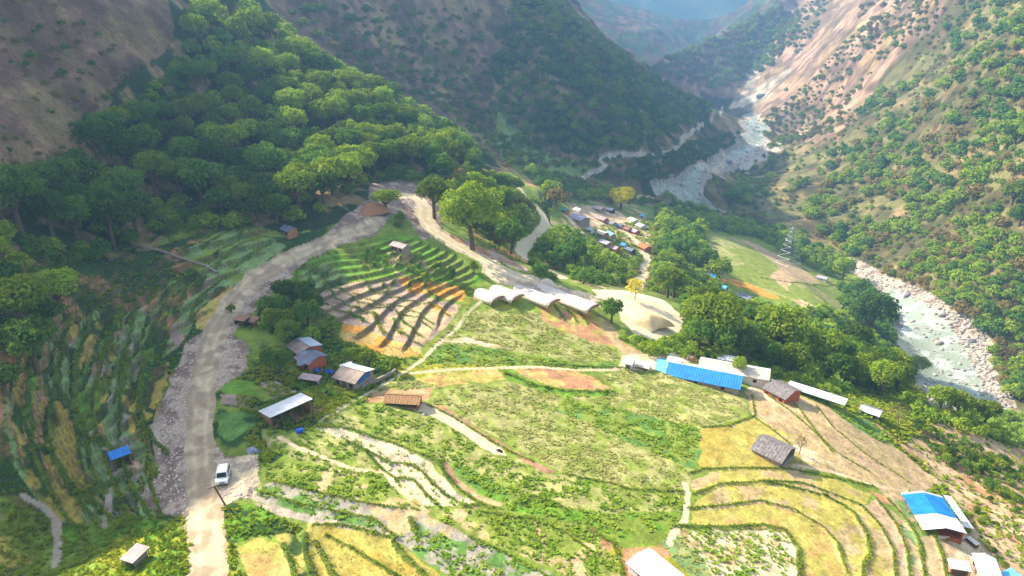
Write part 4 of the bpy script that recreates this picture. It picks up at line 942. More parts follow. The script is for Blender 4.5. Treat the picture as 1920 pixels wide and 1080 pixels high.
SF = [
 (RH, 30000, .40, (1.0, 3.0), ['sm_mid','sm_dark','dryb','sm_light','dryb','dryb','sm_mid'], 301),
 ([(930,60),(1050,60),(1120,90),(1250,165),(1330,200),(1290,240),(1180,285),(1060,290),(980,280),(930,180)], 5000, .62, (3.5, 6.5), ['sm_mid','sm_dark','sm_dark'], 302),
 ([(960,-60),(1035,0),(1110,62),(1180,112),(1250,162),(1330,198),(1330,215),(1240,190),(1160,150),(1050,90),(960,40)], 2500, .6, (4, 6.5), ['sm_mid','sm_light'], 303),
 ([(540,20),(900,20),(930,250),(1100,310),(1000,330),(900,300),(860,250),(760,190),(640,120)], 2500, .8, (2, 4.5), ['sm_dark','sm_mid','dryb'], 304),
 ([(1250,110),(1330,75),(1460,10),(1500,60),(1440,130),(1340,170),(1270,150)], 2200, .65, (5, 8), ['sm_mid','sm_light','dryb'], 305),
 ([(1430,-40),(1700,-40),(1780,20),(1650,140),(1560,250),(1440,280),(1430,230),(1500,120)], 5000, .7, (1.5, 5.5), ['sm_mid','sm_light','dryb','dryb'], 306),
 ([(0,0),(320,0),(320,60),(200,200),(140,300),(0,330)], 900, 1.1, (.8, 2.0), ['dryb','dryb','sm_dark'], 307),
 ([(1080,300),(1250,290),(1300,270),(1390,250),(1380,270),(1240,340),(1100,335)], 1200, .7, (2.5, 4.5), ['sm_dark'], 308),
 ([(190,260),(340,110),(400,30),(520,60),(900,270),(900,330),(700,345),(560,420),(300,440),(100,520),(0,540),(0,400)], 5000, .55, (1.6, 3.2), ['sm_dark','sm_mid'], 309),
 ([(1230,400),(1300,400),(1340,540),(1270,560),(1220,545),(1160,530),(1000,500),(1010,440),(1060,440),(1170,500),(1225,470)], 2500, .62, (1.0, 2.2), ['sm_mid','sm_light','dryb'], 310),
 ([(1280,560),(1560,600),(1690,640),(1700,740),(1560,740),(1290,665)], 2500, .55, (1.0, 2.4), ['sm_mid','sm_light','sm_dark'], 311),
]
# the trees that show largest become things of their own, the rest join the woods
def inframe(t, m=70):
    a, b = pix(np.array([t[1], t[2], t[3] + t[4] * 1.3])); return -m < a < 1920 + m and -m < b < 1080 + m
PENDING = [t for t in PENDING if inframe(t)]
PENDING.sort(key=lambda t: -px_size(t[1], t[2], t[3], t[4]))
NTREE = 255
for t in PENDING[:NTREE]: put_tree(t[0], t[1], t[2], t[3], t[4], t[5], t[6], t[7], t[8], stretch=t[9])
REST = [(t[0], t[1], t[2], t[3], t[4]) for t in PENDING[NTREE:]]
print('trees', len(PENDING), 'rest', len(REST))
_pr = {k: None for k in ()}
def crown_np(k):
    if k not in _pr:
        me = KIND[k][0][0]; V = np.zeros(len(me.vertices) * 3, np.float32); me.vertices.foreach_get('co', V); _pr[k] = V.reshape(-1, 3)
    return _pr[k]
for i, (pol, n, sp, rr, kinds, sd) in enumerate(SF):
    st = []; fill(pol, n, sp, rr, kinds, '', '', sd, stuff=st, clump=(30, .34) if sd == 301 else (60, .50) if sd == 306 else (40, .44) if sd in (304, 307) else None); STUFF.append(st); print('stuff', sd, len(st))
def merge_wood(lst, name, label):
    by = {}
    for k, x, y, z, s in lst: by.setdefault(KIND[k][0][0].materials[0].name, []).append((k, x, y, z, s))
    VV = []; mi = []; mats = []
    r = np.random.default_rng(5)
    for m, (mn, l) in enumerate(by.items()):
        mats.append(bpy.data.materials[mn])
        for k, x, y, z, s in l:
            V = crown_np(k if not k.startswith(('big', 'med')) else 'sm_' + k.split('_')[1]); q = V.reshape(-1, 4, 3); keep = r.random(len(q)) < (.75 if s < 3 else 1)
            q = q[keep]; a = r.uniform(0, 6.28); ca, sa = math.cos(a), math.sin(a)
            W = np.stack([q[..., 0] * ca - q[..., 1] * sa, q[..., 0] * sa + q[..., 1] * ca, q[..., 2] * r.uniform(.85, 1.2) - .15], -1) * s + np.array([x, y, z])
            VV.append(W.reshape(-1, 3)); mi.append(np.full(len(q), m, np.int32))
    V = np.concatenate(VV); mi = np.concatenate(mi)
    me = new_mesh(name, V, np.arange(len(V)).reshape(-1, 4))
    for m in mats: me.materials.append(m)
    me.polygons.foreach_set('material_index', mi)
    o = bpy.data.objects.new(name, me); COLL.objects.link(o); o['kind'] = 'stuff'; o['label'] = label; o['category'] = 'scrub'
merge_wood(REST, 'woodland', 'smaller trees filling the woods of the valley')
merge_wood(STUFF[0], 'scrub', 'low scrub covering the right valley side')
merge_wood(STUFF[1] + STUFF[2] + STUFF[3] + STUFF[7], 'woodland', 'distant wood covering the shaded spur')
merge_wood(STUFF[4] + STUFF[5], 'woodland', 'distant wood on the far right slope')
merge_wood(STUFF[6] + STUFF[8], 'undergrowth', 'undergrowth of the left slope')
merge_wood(STUFF[9] + STUFF[10], 'undergrowth', 'undergrowth of the village and the tree belt')

# ---- crops, grass and verge plants
def tufts(P, size, blades, r, up=.8, wide=.4):
    n = len(P); k = blades
    a = r.uniform(0, 6.28, (n, k)); t = r.uniform(.25, 1.0, (n, k)) * up
    L = (size[:, None] * r.uniform(.7, 1.3, (n, k)))[..., None]
    d = np.stack([np.cos(a) * np.cos(t), np.sin(a) * np.cos(t), np.sin(t)], -1)
    w = np.stack([-np.sin(a), np.cos(a), 0 * a], -1) * wide * L
    B = P[:, None, :] + d * L * .05
    mid = B + d * L * .6
    tip = B + d * L - np.array([0, 0, 1]) * L * .15
    V = np.stack([B, mid + w, tip, mid - w], 2).reshape(-1, 3)
    return V
def poly_points(pl, dens, r):
    lo = pl.min(0); hi = pl.max(0); A = (hi - lo).prod(); n = int(A * dens)
    n = min(n, 60000)
    x = r.uniform(lo[0], hi[0], n); y = r.uniform(lo[1], hi[1], n)
    m = in_poly(x, y, pl); return x[m], y[m]
r = np.random.default_rng(99)
ck = {'low': (L_CROPL, .30, 4, .7, .38, 2.2), 'leafy': (L_CROP, .34, 5, .8, .40, 1.9), 'straw': (L_STRAW, .22, 4, 1.3, .16, 3.0), 'bush': (L_GRASS, .40, 8, 1.0, .26, 2.6)}
acc = {}
for k, (f, pl) in enumerate(zip(F, FW)):
    if not f[5]: continue
    d, kind = f[5]; mat, sz, bl, up, wide, mult = ck[kind]
    x, y = poly_points(pl, d * mult, r)
    if not len(x): continue
    c, cls, fid, dz = cover(x, y); m = (fid == k)
    # patchy growth
    g = fbm(x / 1.8, y / 1.8, 3, 60 + k); m &= g > .42
    x, y, dz, g = x[m], y[m], dz[m], g[m]
    if not len(x): continue
    P = np.stack([x, y, Hbase(x, y) + dz], -1)
    V = tufts(P, sz * (.6 + 1.0 * g) * r.uniform(.7, 1.3, len(P)), bl, r, up, wide)
    acc.setdefault(kind, []).append(V)
for kind, nm, lab in (('low', 'crop_plants', 'pale green low crop plants in the sloping fields'), ('leafy', 'crop_plants', 'leafy green crop plants in rows and patches'), ('straw', 'stubble', 'dry golden stubble on the cut fields'), ('bush', 'weeds', 'tall weeds and grass on the rough ground')):
    V = np.concatenate(acc[kind]); print('crop', kind, len(V) // 4)
    link(nm, new_mesh(nm, V, np.arange(len(V)).reshape(-1, 4)), ck[kind][0], kind='stuff', label=lab, category='crops' if 'crop' in nm else nm)
# grass along terrace edges and path verges
GP = []
for b, pl in zip(BUNDS, BW):
    for A, B in zip(pl[:-1], pl[1:]):
        L = np.hypot(*(B - A)); n = int(L / .13) + 1; t = r.uniform(0, 1, n)[:, None]
        GP.append(A + (B - A) * t + r.normal(size=(n, 2)) * b[1] * .35)
for s, pl in zip(STRIPS, SW):
    if s[0] in ('far_road',): continue
    for A, B in zip(pl[:-1], pl[1:]):
        L = np.hypot(*(B - A)); n = int(L / (.5 if s[3] < 2 else 1.2)) + 1; t = r.uniform(0, 1, n)[:, None]; dd = (B - A) / (L + 1e-9); nn = np.array([-dd[1], dd[0]])
        off = (s[3] * .5 + .25 + abs(r.normal(size=n)) * .4) * r.choice([-1, 1], n)
        GP.append(A + (B - A) * t + nn * off[:, None])
GP = np.concatenate(GP); cc, cl, fi, dz = cover(GP[:, 0], GP[:, 1]); m = ~np.isin(cl, [3, 5, 9, 10, 6]); GP = GP[m]
P = np.stack([GP[:, 0], GP[:, 1], Hbase(GP[:, 0], GP[:, 1]) + dz[m]], -1)
V = tufts(P, .22 * r.uniform(.6, 1.4, len(P)), 5, r, 1.1, .26)
link('grass', new_mesh('grass', V, np.arange(len(V)).reshape(-1, 4)), L_GRASS, kind='stuff', label='grass tufts along terrace edges and paths', category='grass')
# rough weeds on open ground
WP = []
for pol, n in [([(0,480),(450,420),(430,620),(300,800),(350,980),(410,1000),(410,1090),(0,1090)], 5000), ([(420,690),(700,560),(800,680),(620,790),(480,880)], 2500), ([(640,450),(900,480),(880,560),(700,500)], 800), ([(800,360),(1030,370),(1030,480),(940,500)], 1500), ([(1000,440),(1320,400),(1340,560),(1190,545)], 3500), ([(1290,560),(1690,640),(1930,800),(1930,1080),(1780,960),(1640,790),(1290,660)], 9000)]:
    X, Y = px_candidates(pol, n, r); Q, h = march(X, Y); WP.append(Q[h])
WP = np.concatenate(WP); cc, cl, fi, dz = cover(WP[:, 0], WP[:, 1])
tanf = np.array([k for k, f in enumerate(F) if f[0] == 'ground' and f[5] and f[5][0] < .1])
m = np.isin(cl, [0, 1]) & ~((np.isin(fi, tanf)) & (r.random(len(WP)) < .85)); WP = WP[m]; WP[:, 2] += dz[m]
V = tufts(WP, (.16 + .0028 * np.linalg.norm(WP, axis=1)) * r.uniform(.5, 1.5, len(WP)) * np.where(WP[:, 0] < -45, .75, 1), 6, r, .9, .3)
link('weeds', new_mesh('weeds', V, np.arange(len(V)).reshape(-1, 4)), L_GRASS, kind='stuff', label='rough grass and weeds on open slopes', category='weeds')
# ------------------------------------------------------------------ buildings and objects
class MB:
    def __init__(s): s.v = []; s.f = []
    def add(s, V, Fc):
        o = len(s.v); s.v += [tuple(map(float, p)) for p in V]; s.f += [tuple(int(i) + o for i in f) for f in Fc]; return s
    def box(s, x0, x1, y0, y1, z0, z1):
        return s.add([(x0,y0,z0),(x1,y0,z0),(x1,y1,z0),(x0,y1,z0),(x0,y0,z1),(x1,y0,z1),(x1,y1,z1),(x0,y1,z1)],
                     [(0,3,2,1),(4,5,6,7),(0,1,5,4),(1,2,6,5),(2,3,7,6),(3,0,4,7)])
    def slab(s, P, th):
        """closed slab under 4 corner points"""
        P = [np.array(p, float) for p in P]; n = np.cross(P[1] - P[0], P[3] - P[0]); n /= np.linalg.norm(n)
        Q = [p - n * th for p in P]
        return s.add(P + Q, [(0,1,2,3),(7,6,5,4),(0,4,5,1),(1,5,6,2),(2,6,7,3),(3,7,4,0)])
    def bar(s, a, b, r, sides=5):
        V, Fq = tube(a, b, r, r, sides); n = len(s.v); s.add(V, Fq); s.f.append(tuple(range(n + sides - 1, n - 1, -1))); s.f.append(tuple(range(n + sides, n + 2 * sides))); return s
    def build(s, name, mat, parent=None):
        me = bpy.data.meshes.new(name); me.from_pydata(s.v, [], s.f); me.update(); me.materials.append(mat)
        o = bpy.data.objects.new(name, me); COLL.objects.link(o)
        if parent: o.parent = parent
        return o
def root(name, label, cat, loc, rz=0, group=None):
    e = bpy.data.objects.new(name, None); COLL.objects.link(e); e.location = loc; e.rotation_euler = (0, 0, rz); e.empty_display_size = .5
    e['label'] = label; e['category'] = cat
    if group: e['group'] = group
    return e
def lifted(px, py, lift): return march([px], [py], lift)[0][0]
def axis(p1, p2, lift):
    c = lifted((p1[0] + p2[0]) / 2, (p1[1] + p2[1]) / 2, lift); R1 = ray(*p1); R2 = ray(*p2)
    A = R1 * (c[2] / R1[2]); B = R2 * (c[2] / R2[2]); d = B - A; c = (A + B) / 2
    L = math.hypot(d[0], d[1]); a = math.atan2(d[1], d[0])
    return c, L, a
def ground_z(c, a, hl, hw, f=min):
    zs = []
    for i in (-1, 0, 1):
        for j in (-1, 1):
            x = c[0] + i * hl * math.cos(a) - j * hw * math.sin(a); y = c[1] + i * hl * math.sin(a) + j * hw * math.cos(a); zs.append(float(Hbase(x, y)))
    return f(zs), sum(zs) / len(zs)
def corrugated(mb, A, B, C, D, th=.05, n=None):
    """sheet roof with real corrugation: A-B along the eave, D-C along the ridge"""
    A, B, C, D = [np.array(p, float) for p in (A, B, C, D)]
    L = np.linalg.norm(B - A); n = n or max(6, int(L / .28)) ; n = min(n, 120)
    nr = np.cross(B - A, D - A); nr /= np.linalg.norm(nr)
    if nr[2] < 0: nr = -nr
    V = []; Fc = []
    for k in range(n + 1):
        t = k / n; off = nr * (.035 if k % 2 else 0)
        e = A + (B - A) * t; g = D + (C - D) * t
        V += [e + off, g + off, e + off - nr * th, g + off - nr * th]
    for k in range(n):
        i = 4 * k; j = i + 4
        Fc += [(i, j, j + 1, i + 1), (i + 2, i + 3, j + 3, j + 2), (i, i + 2, j + 2, j), (i + 1, j + 1, j + 3, i + 3)]
    Fc += [(0, 1, 3, 2), (4 * n, 4 * n + 2, 4 * n + 3, 4 * n + 1)]
    return mb.add(V, Fc)
def openings(e, L, W, h, dark, near=True, side=-1, door=True, nwin=2, frame='w_wood', ends=True):
    """door and windows on the long wall (y = side*W/2)"""
    y = side * W / 2; t = .04
    if door:
        dx = random.uniform(-.12, .12) * L
        d = MB().box(dx - .45, dx + .45, min(y, y + side * t), max(y, y + side * t), 0.02, min(1.9, h - .15)).build('door', MT[frame], e)
        if near: MB().box(dx + .30, dx + .36, min(y + side * t, y + side * (t + .05)), max(y + side * t, y + side * (t + .05)), .95, 1.02).build('handle', MT['metal'], d)
    xs = [(-.32 + .64 * k / max(1, nwin - 1)) * L for k in range(nwin)] if nwin > 1 else [.3 * L]
    for wx in xs[:nwin]:
        if door and abs(wx - dx) < .9: continue
        m = MB(); zc = h * .55; hw, hh = .42, .38
        y0, y1 = sorted((y, y + side * t))
        m.box(wx - hw, wx + hw, y0, y1, zc - hh, zc - hh + .08); m.box(wx - hw, wx + hw, y0, y1, zc + hh - .08, zc + hh)
        m.box(wx - hw, wx - hw + .08, y0, y1, zc - hh + .08, zc + hh - .08); m.box(wx + hw - .08, wx + hw, y0, y1, zc - hh + .08, zc + hh - .08)
        f = m.build('window', MT[frame], e)
        y0, y1 = sorted((y, y + side * .02)); MB().box(wx - hw + .08, wx + hw - .08, y0, y1, zc - hh + .08, zc + hh - .08).build('pane', MT['w_dark'], f)
def gable(name, label, cat, p1, p2, W, eave, rise, roof='grey', wall='w_stone', roof2=None, over=.35, group=None, near=True, door=1, nwin=2, gable_open=0, segs=None, frame='w_wood', zoff=0, openfront=0):
    eave *= .8; rise *= .9
    c, L, a = axis(p1, p2, eave + rise)
    zmin, zavg = ground_z(c, a, L / 2, W / 2); z = c[2] - eave - rise + zoff
    e = root(name, label, cat, (c[0], c[1], z), a, group)
    hl = max(.6, L / 2 - over); hw = W / 2 - over * .8; low = min(-.6, zmin - z - .4)
    t = .18; s = rise / (W / 2); hin = eave + s * (W / 2 - hw) - .04; top = eave + rise - .12
    if near and (gable_open or openfront):
        m = MB()
        if not openfront: m.box(-hl, hl, -hw, -hw + t, low, hin - .05)
        m.box(-hl, hl, hw - t, hw, low, hin - .05)
        for sx in (-1, 1):
            if gable_open == sx: continue
            x0, x1 = sorted((sx * hl, sx * (hl - t)))
            m.add([(x0,-hw,low),(x0,hw,low),(x0,hw,hin),(x0,0,top),(x0,-hw,hin),(x1,-hw,low),(x1,hw,low),(x1,hw,hin),(x1,0,top),(x1,-hw,hin)],
                  [(4,3,2,1,0),(5,6,7,8,9),(0,1,6,5),(1,2,7,6),(2,3,8,7),(3,4,9,8),(4,0,5,9)])
        m.box(-hl, hl, -hw, hw, low, .03)
        m.build('wall', MT[wall], e)
        for k in range(3 if openfront else 2):
            x = -hl + k * hl if openfront else gable_open * (hl - .1); y = -hw + .1 if openfront else (-1 + 2 * k) * (hw - .1)
            MB().bar((x, y, low), (x, y, hin), .08).build('post', MT['w_wood'], e)
    else:
        x0, x1 = -hl, hl
        MB().add([(x0,-hw,low),(x0,hw,low),(x0,hw,hin),(x0,0,top),(x0,-hw,hin),(x1,-hw,low),(x1,hw,low),(x1,hw,hin),(x1,0,top),(x1,-hw,hin)],
              [(0,1,2,3,4),(9,8,7,6,5),(0,5,6,1),(1,6,7,2),(2,7,8,3),(3,8,9,4),(4,9,5,0)]).build('wall', MT[wall], e)
    zr = eave + rise; R2 = roof2 or roof
    def sheet(side, xa, xb, mat, nm):
        m = MB(); A = (xa, side * W / 2, eave); B = (xb, side * W / 2, eave); C = (xb, 0, zr); D = (xa, 0, zr)
        if near: corrugated(m, A, B, C, D)
        else: m.slab([A, B, C, D] if side < 0 else [B, A, D, C], .06)
        return m.build(nm, MT[mat], e)
    if segs:
        for side in (-1, 1):
            for (f0, f1, mat) in segs[0 if side < 0 else 1]:
                sheet(side, -L / 2 + f0 * L, -L / 2 + f1 * L, mat, 'roof')
    else:
        ra = sheet(-1, -L / 2, L / 2, roof, 'roof'); sheet(1, -L / 2, L / 2, R2, 'roof')
        if near: MB().box(-L / 2, L / 2, -.12, .12, zr - .02, zr + .05).build('ridge_cap', MT[roof], ra)
    if near and not openfront:
        openings(e, 2 * hl, 2 * hw, eave, 0, True, -1, door, nwin, frame)
        if not gable_open: openings(e, 2 * hl, 2 * hw, eave, 0, True, 1, 0, nwin, frame)
    elif not near and door:
        MB().box(-.4, .4, -hw - .04, -hw, 0, 1.7).build('door', MT[frame], e)
        for wx in (-.6, .6): MB().box(wx * hl - .3, wx * hl + .3, -hw - .04, -hw, .8, 1.4).build('window', MT['w_dark'], e)
    return e
def mono(name, label, cat, p1, p2, W, hlo, hhi, roof='zinc', wall=None, low=-1, group=None, back=True, posts=3, over=.2, near=True, ground='cement'):
    """single-pitch roof on posts; low side is y=low*W/2"""
    hlo *= .8; hhi *= .8; hm = (hlo + hhi) / 2; c, L, a = axis(p1, p2, hm); zmin, zavg = ground_z(c, a, L / 2, W / 2); z = c[2] - hm
    e = root(name, label, cat, (c[0], c[1], z), a, group); hw = W / 2; dn = min(-.5, zmin - z - .4)
    A = (-L / 2, low * hw, hlo); B = (L / 2, low * hw, hlo); C = (L / 2, -low * hw, hhi); D = (-L / 2, -low * hw, hhi)
    m = MB()
    if near: corrugated(m, A, B, C, D)
    else: m.slab([A, B, C, D] if low < 0 else [B, A, D, C], .06)
    m.build('roof', MT[roof], e)
    iw = hw - over; il = L / 2 - over
    hz = lambda y: hm + (hhi - hlo) / 2 * (-low * y / hw) - .09
    for sy in (-1, 1):
        for k in range(posts):
            x = -il + 2 * il * k / (posts - 1); MB().bar((x, sy * iw, dn), (x, sy * iw, hz(sy * iw)), .06 if near else .1).build('post', MT['w_wood'], e)
    for sy in (-1, 1): MB().box(-il, il, sy * iw - .04, sy * iw + .04, hz(sy * iw) - .12, hz(sy * iw) - .01).build('beam', MT['w_wood'], e)
    if wall:
        m = MB(); sb = back if back in (-1, 1) else 1; yb = sb * (iw - .16)
        m.box(-il + .1, il - .1, yb - .06, yb + .06, dn, hz(yb) - .15)
        for sx in (-1, 1): m.box(sx * (il - .16) - .06, sx * (il - .16) + .06, -iw * .9, iw * .85, dn, min(hz(-iw), hz(iw)) - .2)
        m.build('wall', MT[wall], e)
    return e
# --- house cluster left of the fields
gable('house', 'low house with one brown and one blue-grey roof slope beside the dark thicket', 'house', (556,634), (581,650), 5.4, 2.1, .7, 'brown', 'w_brick', roof2='zinc')
gable('house', 'blue-grey roofed house with an orange brick gable wall', 'house', (567,656), (596,669), 4.6, 2.2, .8, 'dgrey', 'w_brick')
mono('shed', 'tiny blue-grey roofed shed with an orange side, left below the brick gable', 'shed', (557,681), (570,679), 1.9, 1.6, 1.9, 'dgrey', 'w_brick')
mono('shed', 'low white and pinkish lean-to roof in front of the blue sheets', 'shed', (563,704), (600,710), 1.7, 1.2, 1.5, 'pink', 'w_stone')
gable('house', 'house with a large dull pink roof and a blue-painted gable wall beside the lawn', 'house', (640,686), (684,698), 6.0, 2.2, 1.0, 'brown', 'w_stone', roof2='white', gable_open=0)
mono('lean_to', 'white lean-to roof behind the blue-walled house', 'shed', (640,689), (662,682), 1.8, 2.6, 2.9, 'white', 'w_wood')
# blue gable panel belongs to the blue-walled house
_h = [o for o in bpy.data.objects if o.get('label', '').startswith('house with a large dull pink')][0]
_wx = [max(v.co.x for v in c.data.vertices) for c in _h.children if c.name.startswith('wall')][0]
_wm = MB().box(_wx + .002, _wx + .05, -1.9, .3, .9, 2.1).box(_wx + .002, _wx + .05, .6, 1.8, .9, 2.1).build('wall_panel', MT['w_blue'], _h)
mono('long_shed', 'long open shed with a shining tin roof on the lawn right of the road', 'shed', (495,777), (575,742), 3.9, 2.3, 2.9, 'white', 'w_mud', low=1, back=1, posts=5)
mono('shelter', 'small open shelter roofed with a bright blue sheet in the shaded terraces', 'shelter', (204,856), (243,842), 2.1, 2.3, 2.6, 'blue', 'w_wood', posts=3)
mono('shed', 'flat grey tin roof among green weeds near the bottom left', 'shed', (240,1033), (265,1041), 2.7, 1.6, 1.8, 'pink', 'w_stone')
gable('hut', 'small bluish-grey roofed hut at the foot of the shaded forest', 'hut', (533,421), (549,427), 3.2, 1.8, .8, 'dgrey', 'w_mud')
mono('shed', 'rust-brown roofed shed beside the dirt road', 'shed', (441,594), (464,597), 2.2, 1.7, 2.1, 'rust', 'w_dark')
mono('shed', 'dark rusty low shed leaning against the rust-brown shed', 'shed', (467,597), (481,600), 2.4, 1.3, 1.6, 'rust', 'w_mud')
gable('hut', 'small hut with a pale pinkish roof above the terrace fan', 'hut', (737,452), (763,459), 3.2, 1.9, .7, 'pink', 'w_stone')
# --- thatched shelter with dark opening
t = gable('thatched_shelter', 'low tan thatched shelter with a dark opening on the bare earth patch', 'shelter', (722,738), (790,742), 3.6, 1.2, .9, 'thatch', 'w_mud', openfront=1)
# --- blue shed and its neighbours
gable('long_shed', 'very long shed with a bright blue roof, paler blue at its left end', 'shed', (1232,674), (1393,705), 7.4, 1.5, 1.6, 'blue', 'w_stone', segs=([(0,.14,'lblue'),(.14,1,'blue')],[(0,.14,'lblue'),(.14,.9,'white'),(.9,1,'white')]), nwin=3)
gable('long_shed', 'long white roofed shed behind the blue roofed one', 'shed', (1312,673), (1445,696), 5.6, 2.6, 1.0, 'cream', 'w_white', roof2='white', nwin=3)
mono('shelter', 'small white flat shelter on posts behind the long white shed', 'shelter', (1345,668), (1385,674), 2.4, 2.6, 2.8, 'white', None)
gable('hut', 'small white hut at the left end of the blue roofed shed', 'hut', (1174,671), (1190,675), 3.4, 2.0, .6, 'white', 'w_white', near=True, nwin=0)
mono('low_roof', 'low white roof between the small white hut and the blue shed', 'shed', (1193,680), (1220,686), 3.0, 1.1, 1.3, 'cream', 'w_white')
gable('hut', 'small grey-white roof peeping over the blue shed', 'hut', (1252,668), (1278,673), 2.6, 2.0, .6, 'white', 'w_stone', nwin=0)
gable('house', 'grey roofed house with orange walls right of the blue shed', 'house', (1446,711), (1491,733), 6.4, 2.2, 1.3, 'slate', 'w_brick', gable_open=0)
mono('long_shed', 'long narrow open shed with a white roof running down from the grey house', 'shed', (1478,719), (1587,754), 2.7, 2.0, 2.4, 'white', None, posts=7)
gable('hut', 'patched metal hut in pale and dark sheets at the edge of the drop', 'hut', (1615,759), (1654,772), 3.6, 1.6, .6, 'zinc', 'w_stone', roof2='grey')
gable('barn', 'stone barn with a weathered grey roof alone among the olive fields', 'barn', (1424,815), (1484,842), 6.4, 1.6, 1.7, 'slate', 'w_stone', gable_open=1, nwin=0, door=0)
gable('house', 'house with a blue and white roof at the right edge of the fields', 'house', (1729,920), (1774,990), 7.0, 2.1, .9, 'blue', 'w_brick', segs=([(0,.05,'white'),(.05,.62,'blue'),(.62,1,'white')],[(0,.05,'white'),(.05,.62,'blue'),(.62,1,'white')]), gable_open=1)
mono('lean_to', 'white lean-to roof along the right side of the blue and white roof', 'shed', (1776,929), (1818,990), 1.5, 1.7, 2.0, 'white', None, low=1)
mono('house', 'flat white roofed brick house at the lower right corner', 'house', (1779,1056), (1820,1063), 2.0, 2.3, 2.5, 'white', 'w_pink')
gable('shed', 'steep white roof at the lower right corner right of the brick house', 'shed', (1846,1037), (1866,1096), 3.4, 2.3, .6, 'white', 'w_stone')
mono('shed', 'pale blue roof cut by the lower right frame edge', 'shed', (1882,1070), (1912,1092), 3.0, 1.8, 2.1, 'lblue', 'w_stone')
gable('shed', 'big white roofed shed cut by the bottom frame edge', 'shed', (1196,1036), (1262,1090), 4.6, 2.2, .5, 'white', 'w_white', nwin=1)
# --- greenhouses: film tunnels on hoops
def tunnel(p1, p2, W, label, H=.95):
    c, L, a = axis(p1, p2, H); z = c[2] - H; _, za = ground_z(c, a, L / 2, W / 2)
    e = root('greenhouse_tunnel', label, 'greenhouse', (c[0], c[1], z), a, 'white greenhouse tunnels')
    n = max(8, int(L / 1.0)); m = 10; V = []; Fc = []
    for i in range(n + 1):
        x = -L / 2 + L * i / n; sag = .02 * math.sin(i * math.pi / 1.5) ** 2
        for j in range(m + 1):
            t = math.pi * j / m; V.append((x, -math.cos(t) * W / 2 * (1 - sag * .4), max(-.4, (math.sin(t) ** .75) * H * (1 - sag) - (.4 if j in (0, m) else 0))))
    for i in range(n):
        for j in range(m): k = i * (m + 1) + j; Fc.append((k, k + m + 1, k + m + 2, k + 1))
    o = MB().add(V, Fc).build('film', M_FILM, e)
    for p in o.data.polygons: p.use_smooth = True
    sm = o.modifiers.new('thickness', 'SOLIDIFY'); sm.thickness = .03
    for sx in (-1, 1):
        V = [(sx * (L / 2 - .25), -math.cos(math.pi * j / m) * W / 2 * .95, (math.sin(math.pi * j / m) ** .75) * H * .95) for j in range(m + 1)]
        MB().add(V, [tuple(range(m + 1))]).build('end_wall', MT['w_mud'] if sx > 0 else MT['plast'], e)
        hm = MB()
        for j in range(m): 
            A = (sx * L / 2, -math.cos(math.pi * j / m) * W / 2, (math.sin(math.pi * j / m) ** .75) * H); B = (sx * L / 2, -math.cos(math.pi * (j + 1) / m) * W / 2, (math.sin(math.pi * (j + 1) / m) ** .75) * H); hm.bar(A, B, .05)
        hm.build('hoop', MT['metal'], e)
tunnel((890,541), (934,557), 5.2, 'shortest white greenhouse tunnel, nearest to the terrace fan')
tunnel((912,532), (972,554), 5.2, 'second white greenhouse tunnel counted from the terrace fan')
tunnel((938,526), (1040,563), 5.2, 'third white greenhouse tunnel, ending in a brown arch')
tunnel((968,520), (1114,573), 5.4, 'longest white greenhouse tunnel, next to the white road')
# heaps
def heap(name, label, cat, px, py, rx, ry, h, mat, rot=0, seed=0, group=None, rough=.25):
    p = G(px, py); r = np.random.default_rng(seed + 1); n, m = 22, 9; V = []; Fc = []
    for i in range(m):
        f = i / (m - 1)
        for j in range(n):
            a = 2 * math.pi * j / n; w = 1 + rough * (fbm(math.cos(a) * 2 + seed, math.sin(a) * 2 + f, 3, seed) - .5) * 2
            V.append((rx * w * (1 - f) * math.cos(a), ry * w * (1 - f) * math.sin(a), -.35 + (h + .35) * (1 - (1 - f) ** 1.7) * (1 + rough * .5 * float(vnoise(j * .7, i * 1.3, seed)) * (1 - f))))
    for i in range(m - 1):
        for j in range(n): k = i * n + j; k2 = i * n + (j + 1) % n; Fc.append((k, k2, k2 + n, k + n))
    o = MB().add(V, Fc).build(name, MT[mat]); o.location = p; o.rotation_euler = (0, 0, rot)
    for q in o.data.polygons: q.use_smooth = True
    o['label'] = label; o['category'] = cat
    if group: o['group'] = group
    return o
heap('sand_heap', 'brown heap of sand and stones in the middle of the pale yard', 'heap', 1211, 603, 5.4, 3.6, 3.0, 'sandh', -.5, 3, rough=.7)
heap('heap', 'pale tarpaulin-covered mound at the upper end of the greenhouses', 'heap', 1026, 532, 2.6, 1.6, 1.5, 'cement', -.5, 5)
heap('straw_stack', 'small orange straw stack between the blue and white sheds', 'straw stack', 1298, 676, 1.4, 1.1, 1.2, 'thatch', 0, 6)
heap('tarpaulin', 'crumpled bluish-grey tarpaulin beside the gravel near the parked car', 'tarpaulin', 474, 845, 1.7, .8, .5, 'tarpg', -.4, 7, rough=.6)
heap('bundle', 'small dark bundle lying on the pale strip in the crops', 'bundle', 936, 846, .7, .4, .45, 'darkcloth', -.4, 8, rough=.5)
heap('sack', 'small white sack beside the thatched shelter', 'sack', 795, 778, .45, .3, .4, 'w_white', 0, 9)
heap('hay_mound', 'small dark brown mound on the bright lawn', 'mound', 612, 737, .5, .4, .5, 'darkcloth', 0, 10)
heap('rubbish_pile', 'small dark pile left of the blue barrel', 'pile', 537, 804, .5, .4, .4, 'darkcloth', 0, 12)
heap('earth_mound', 'brown earth mound beside the far end of the gravel bend', 'mound', 700, 395, 5.5, 3.5, 2.2, 'w_mud', .6, 13)
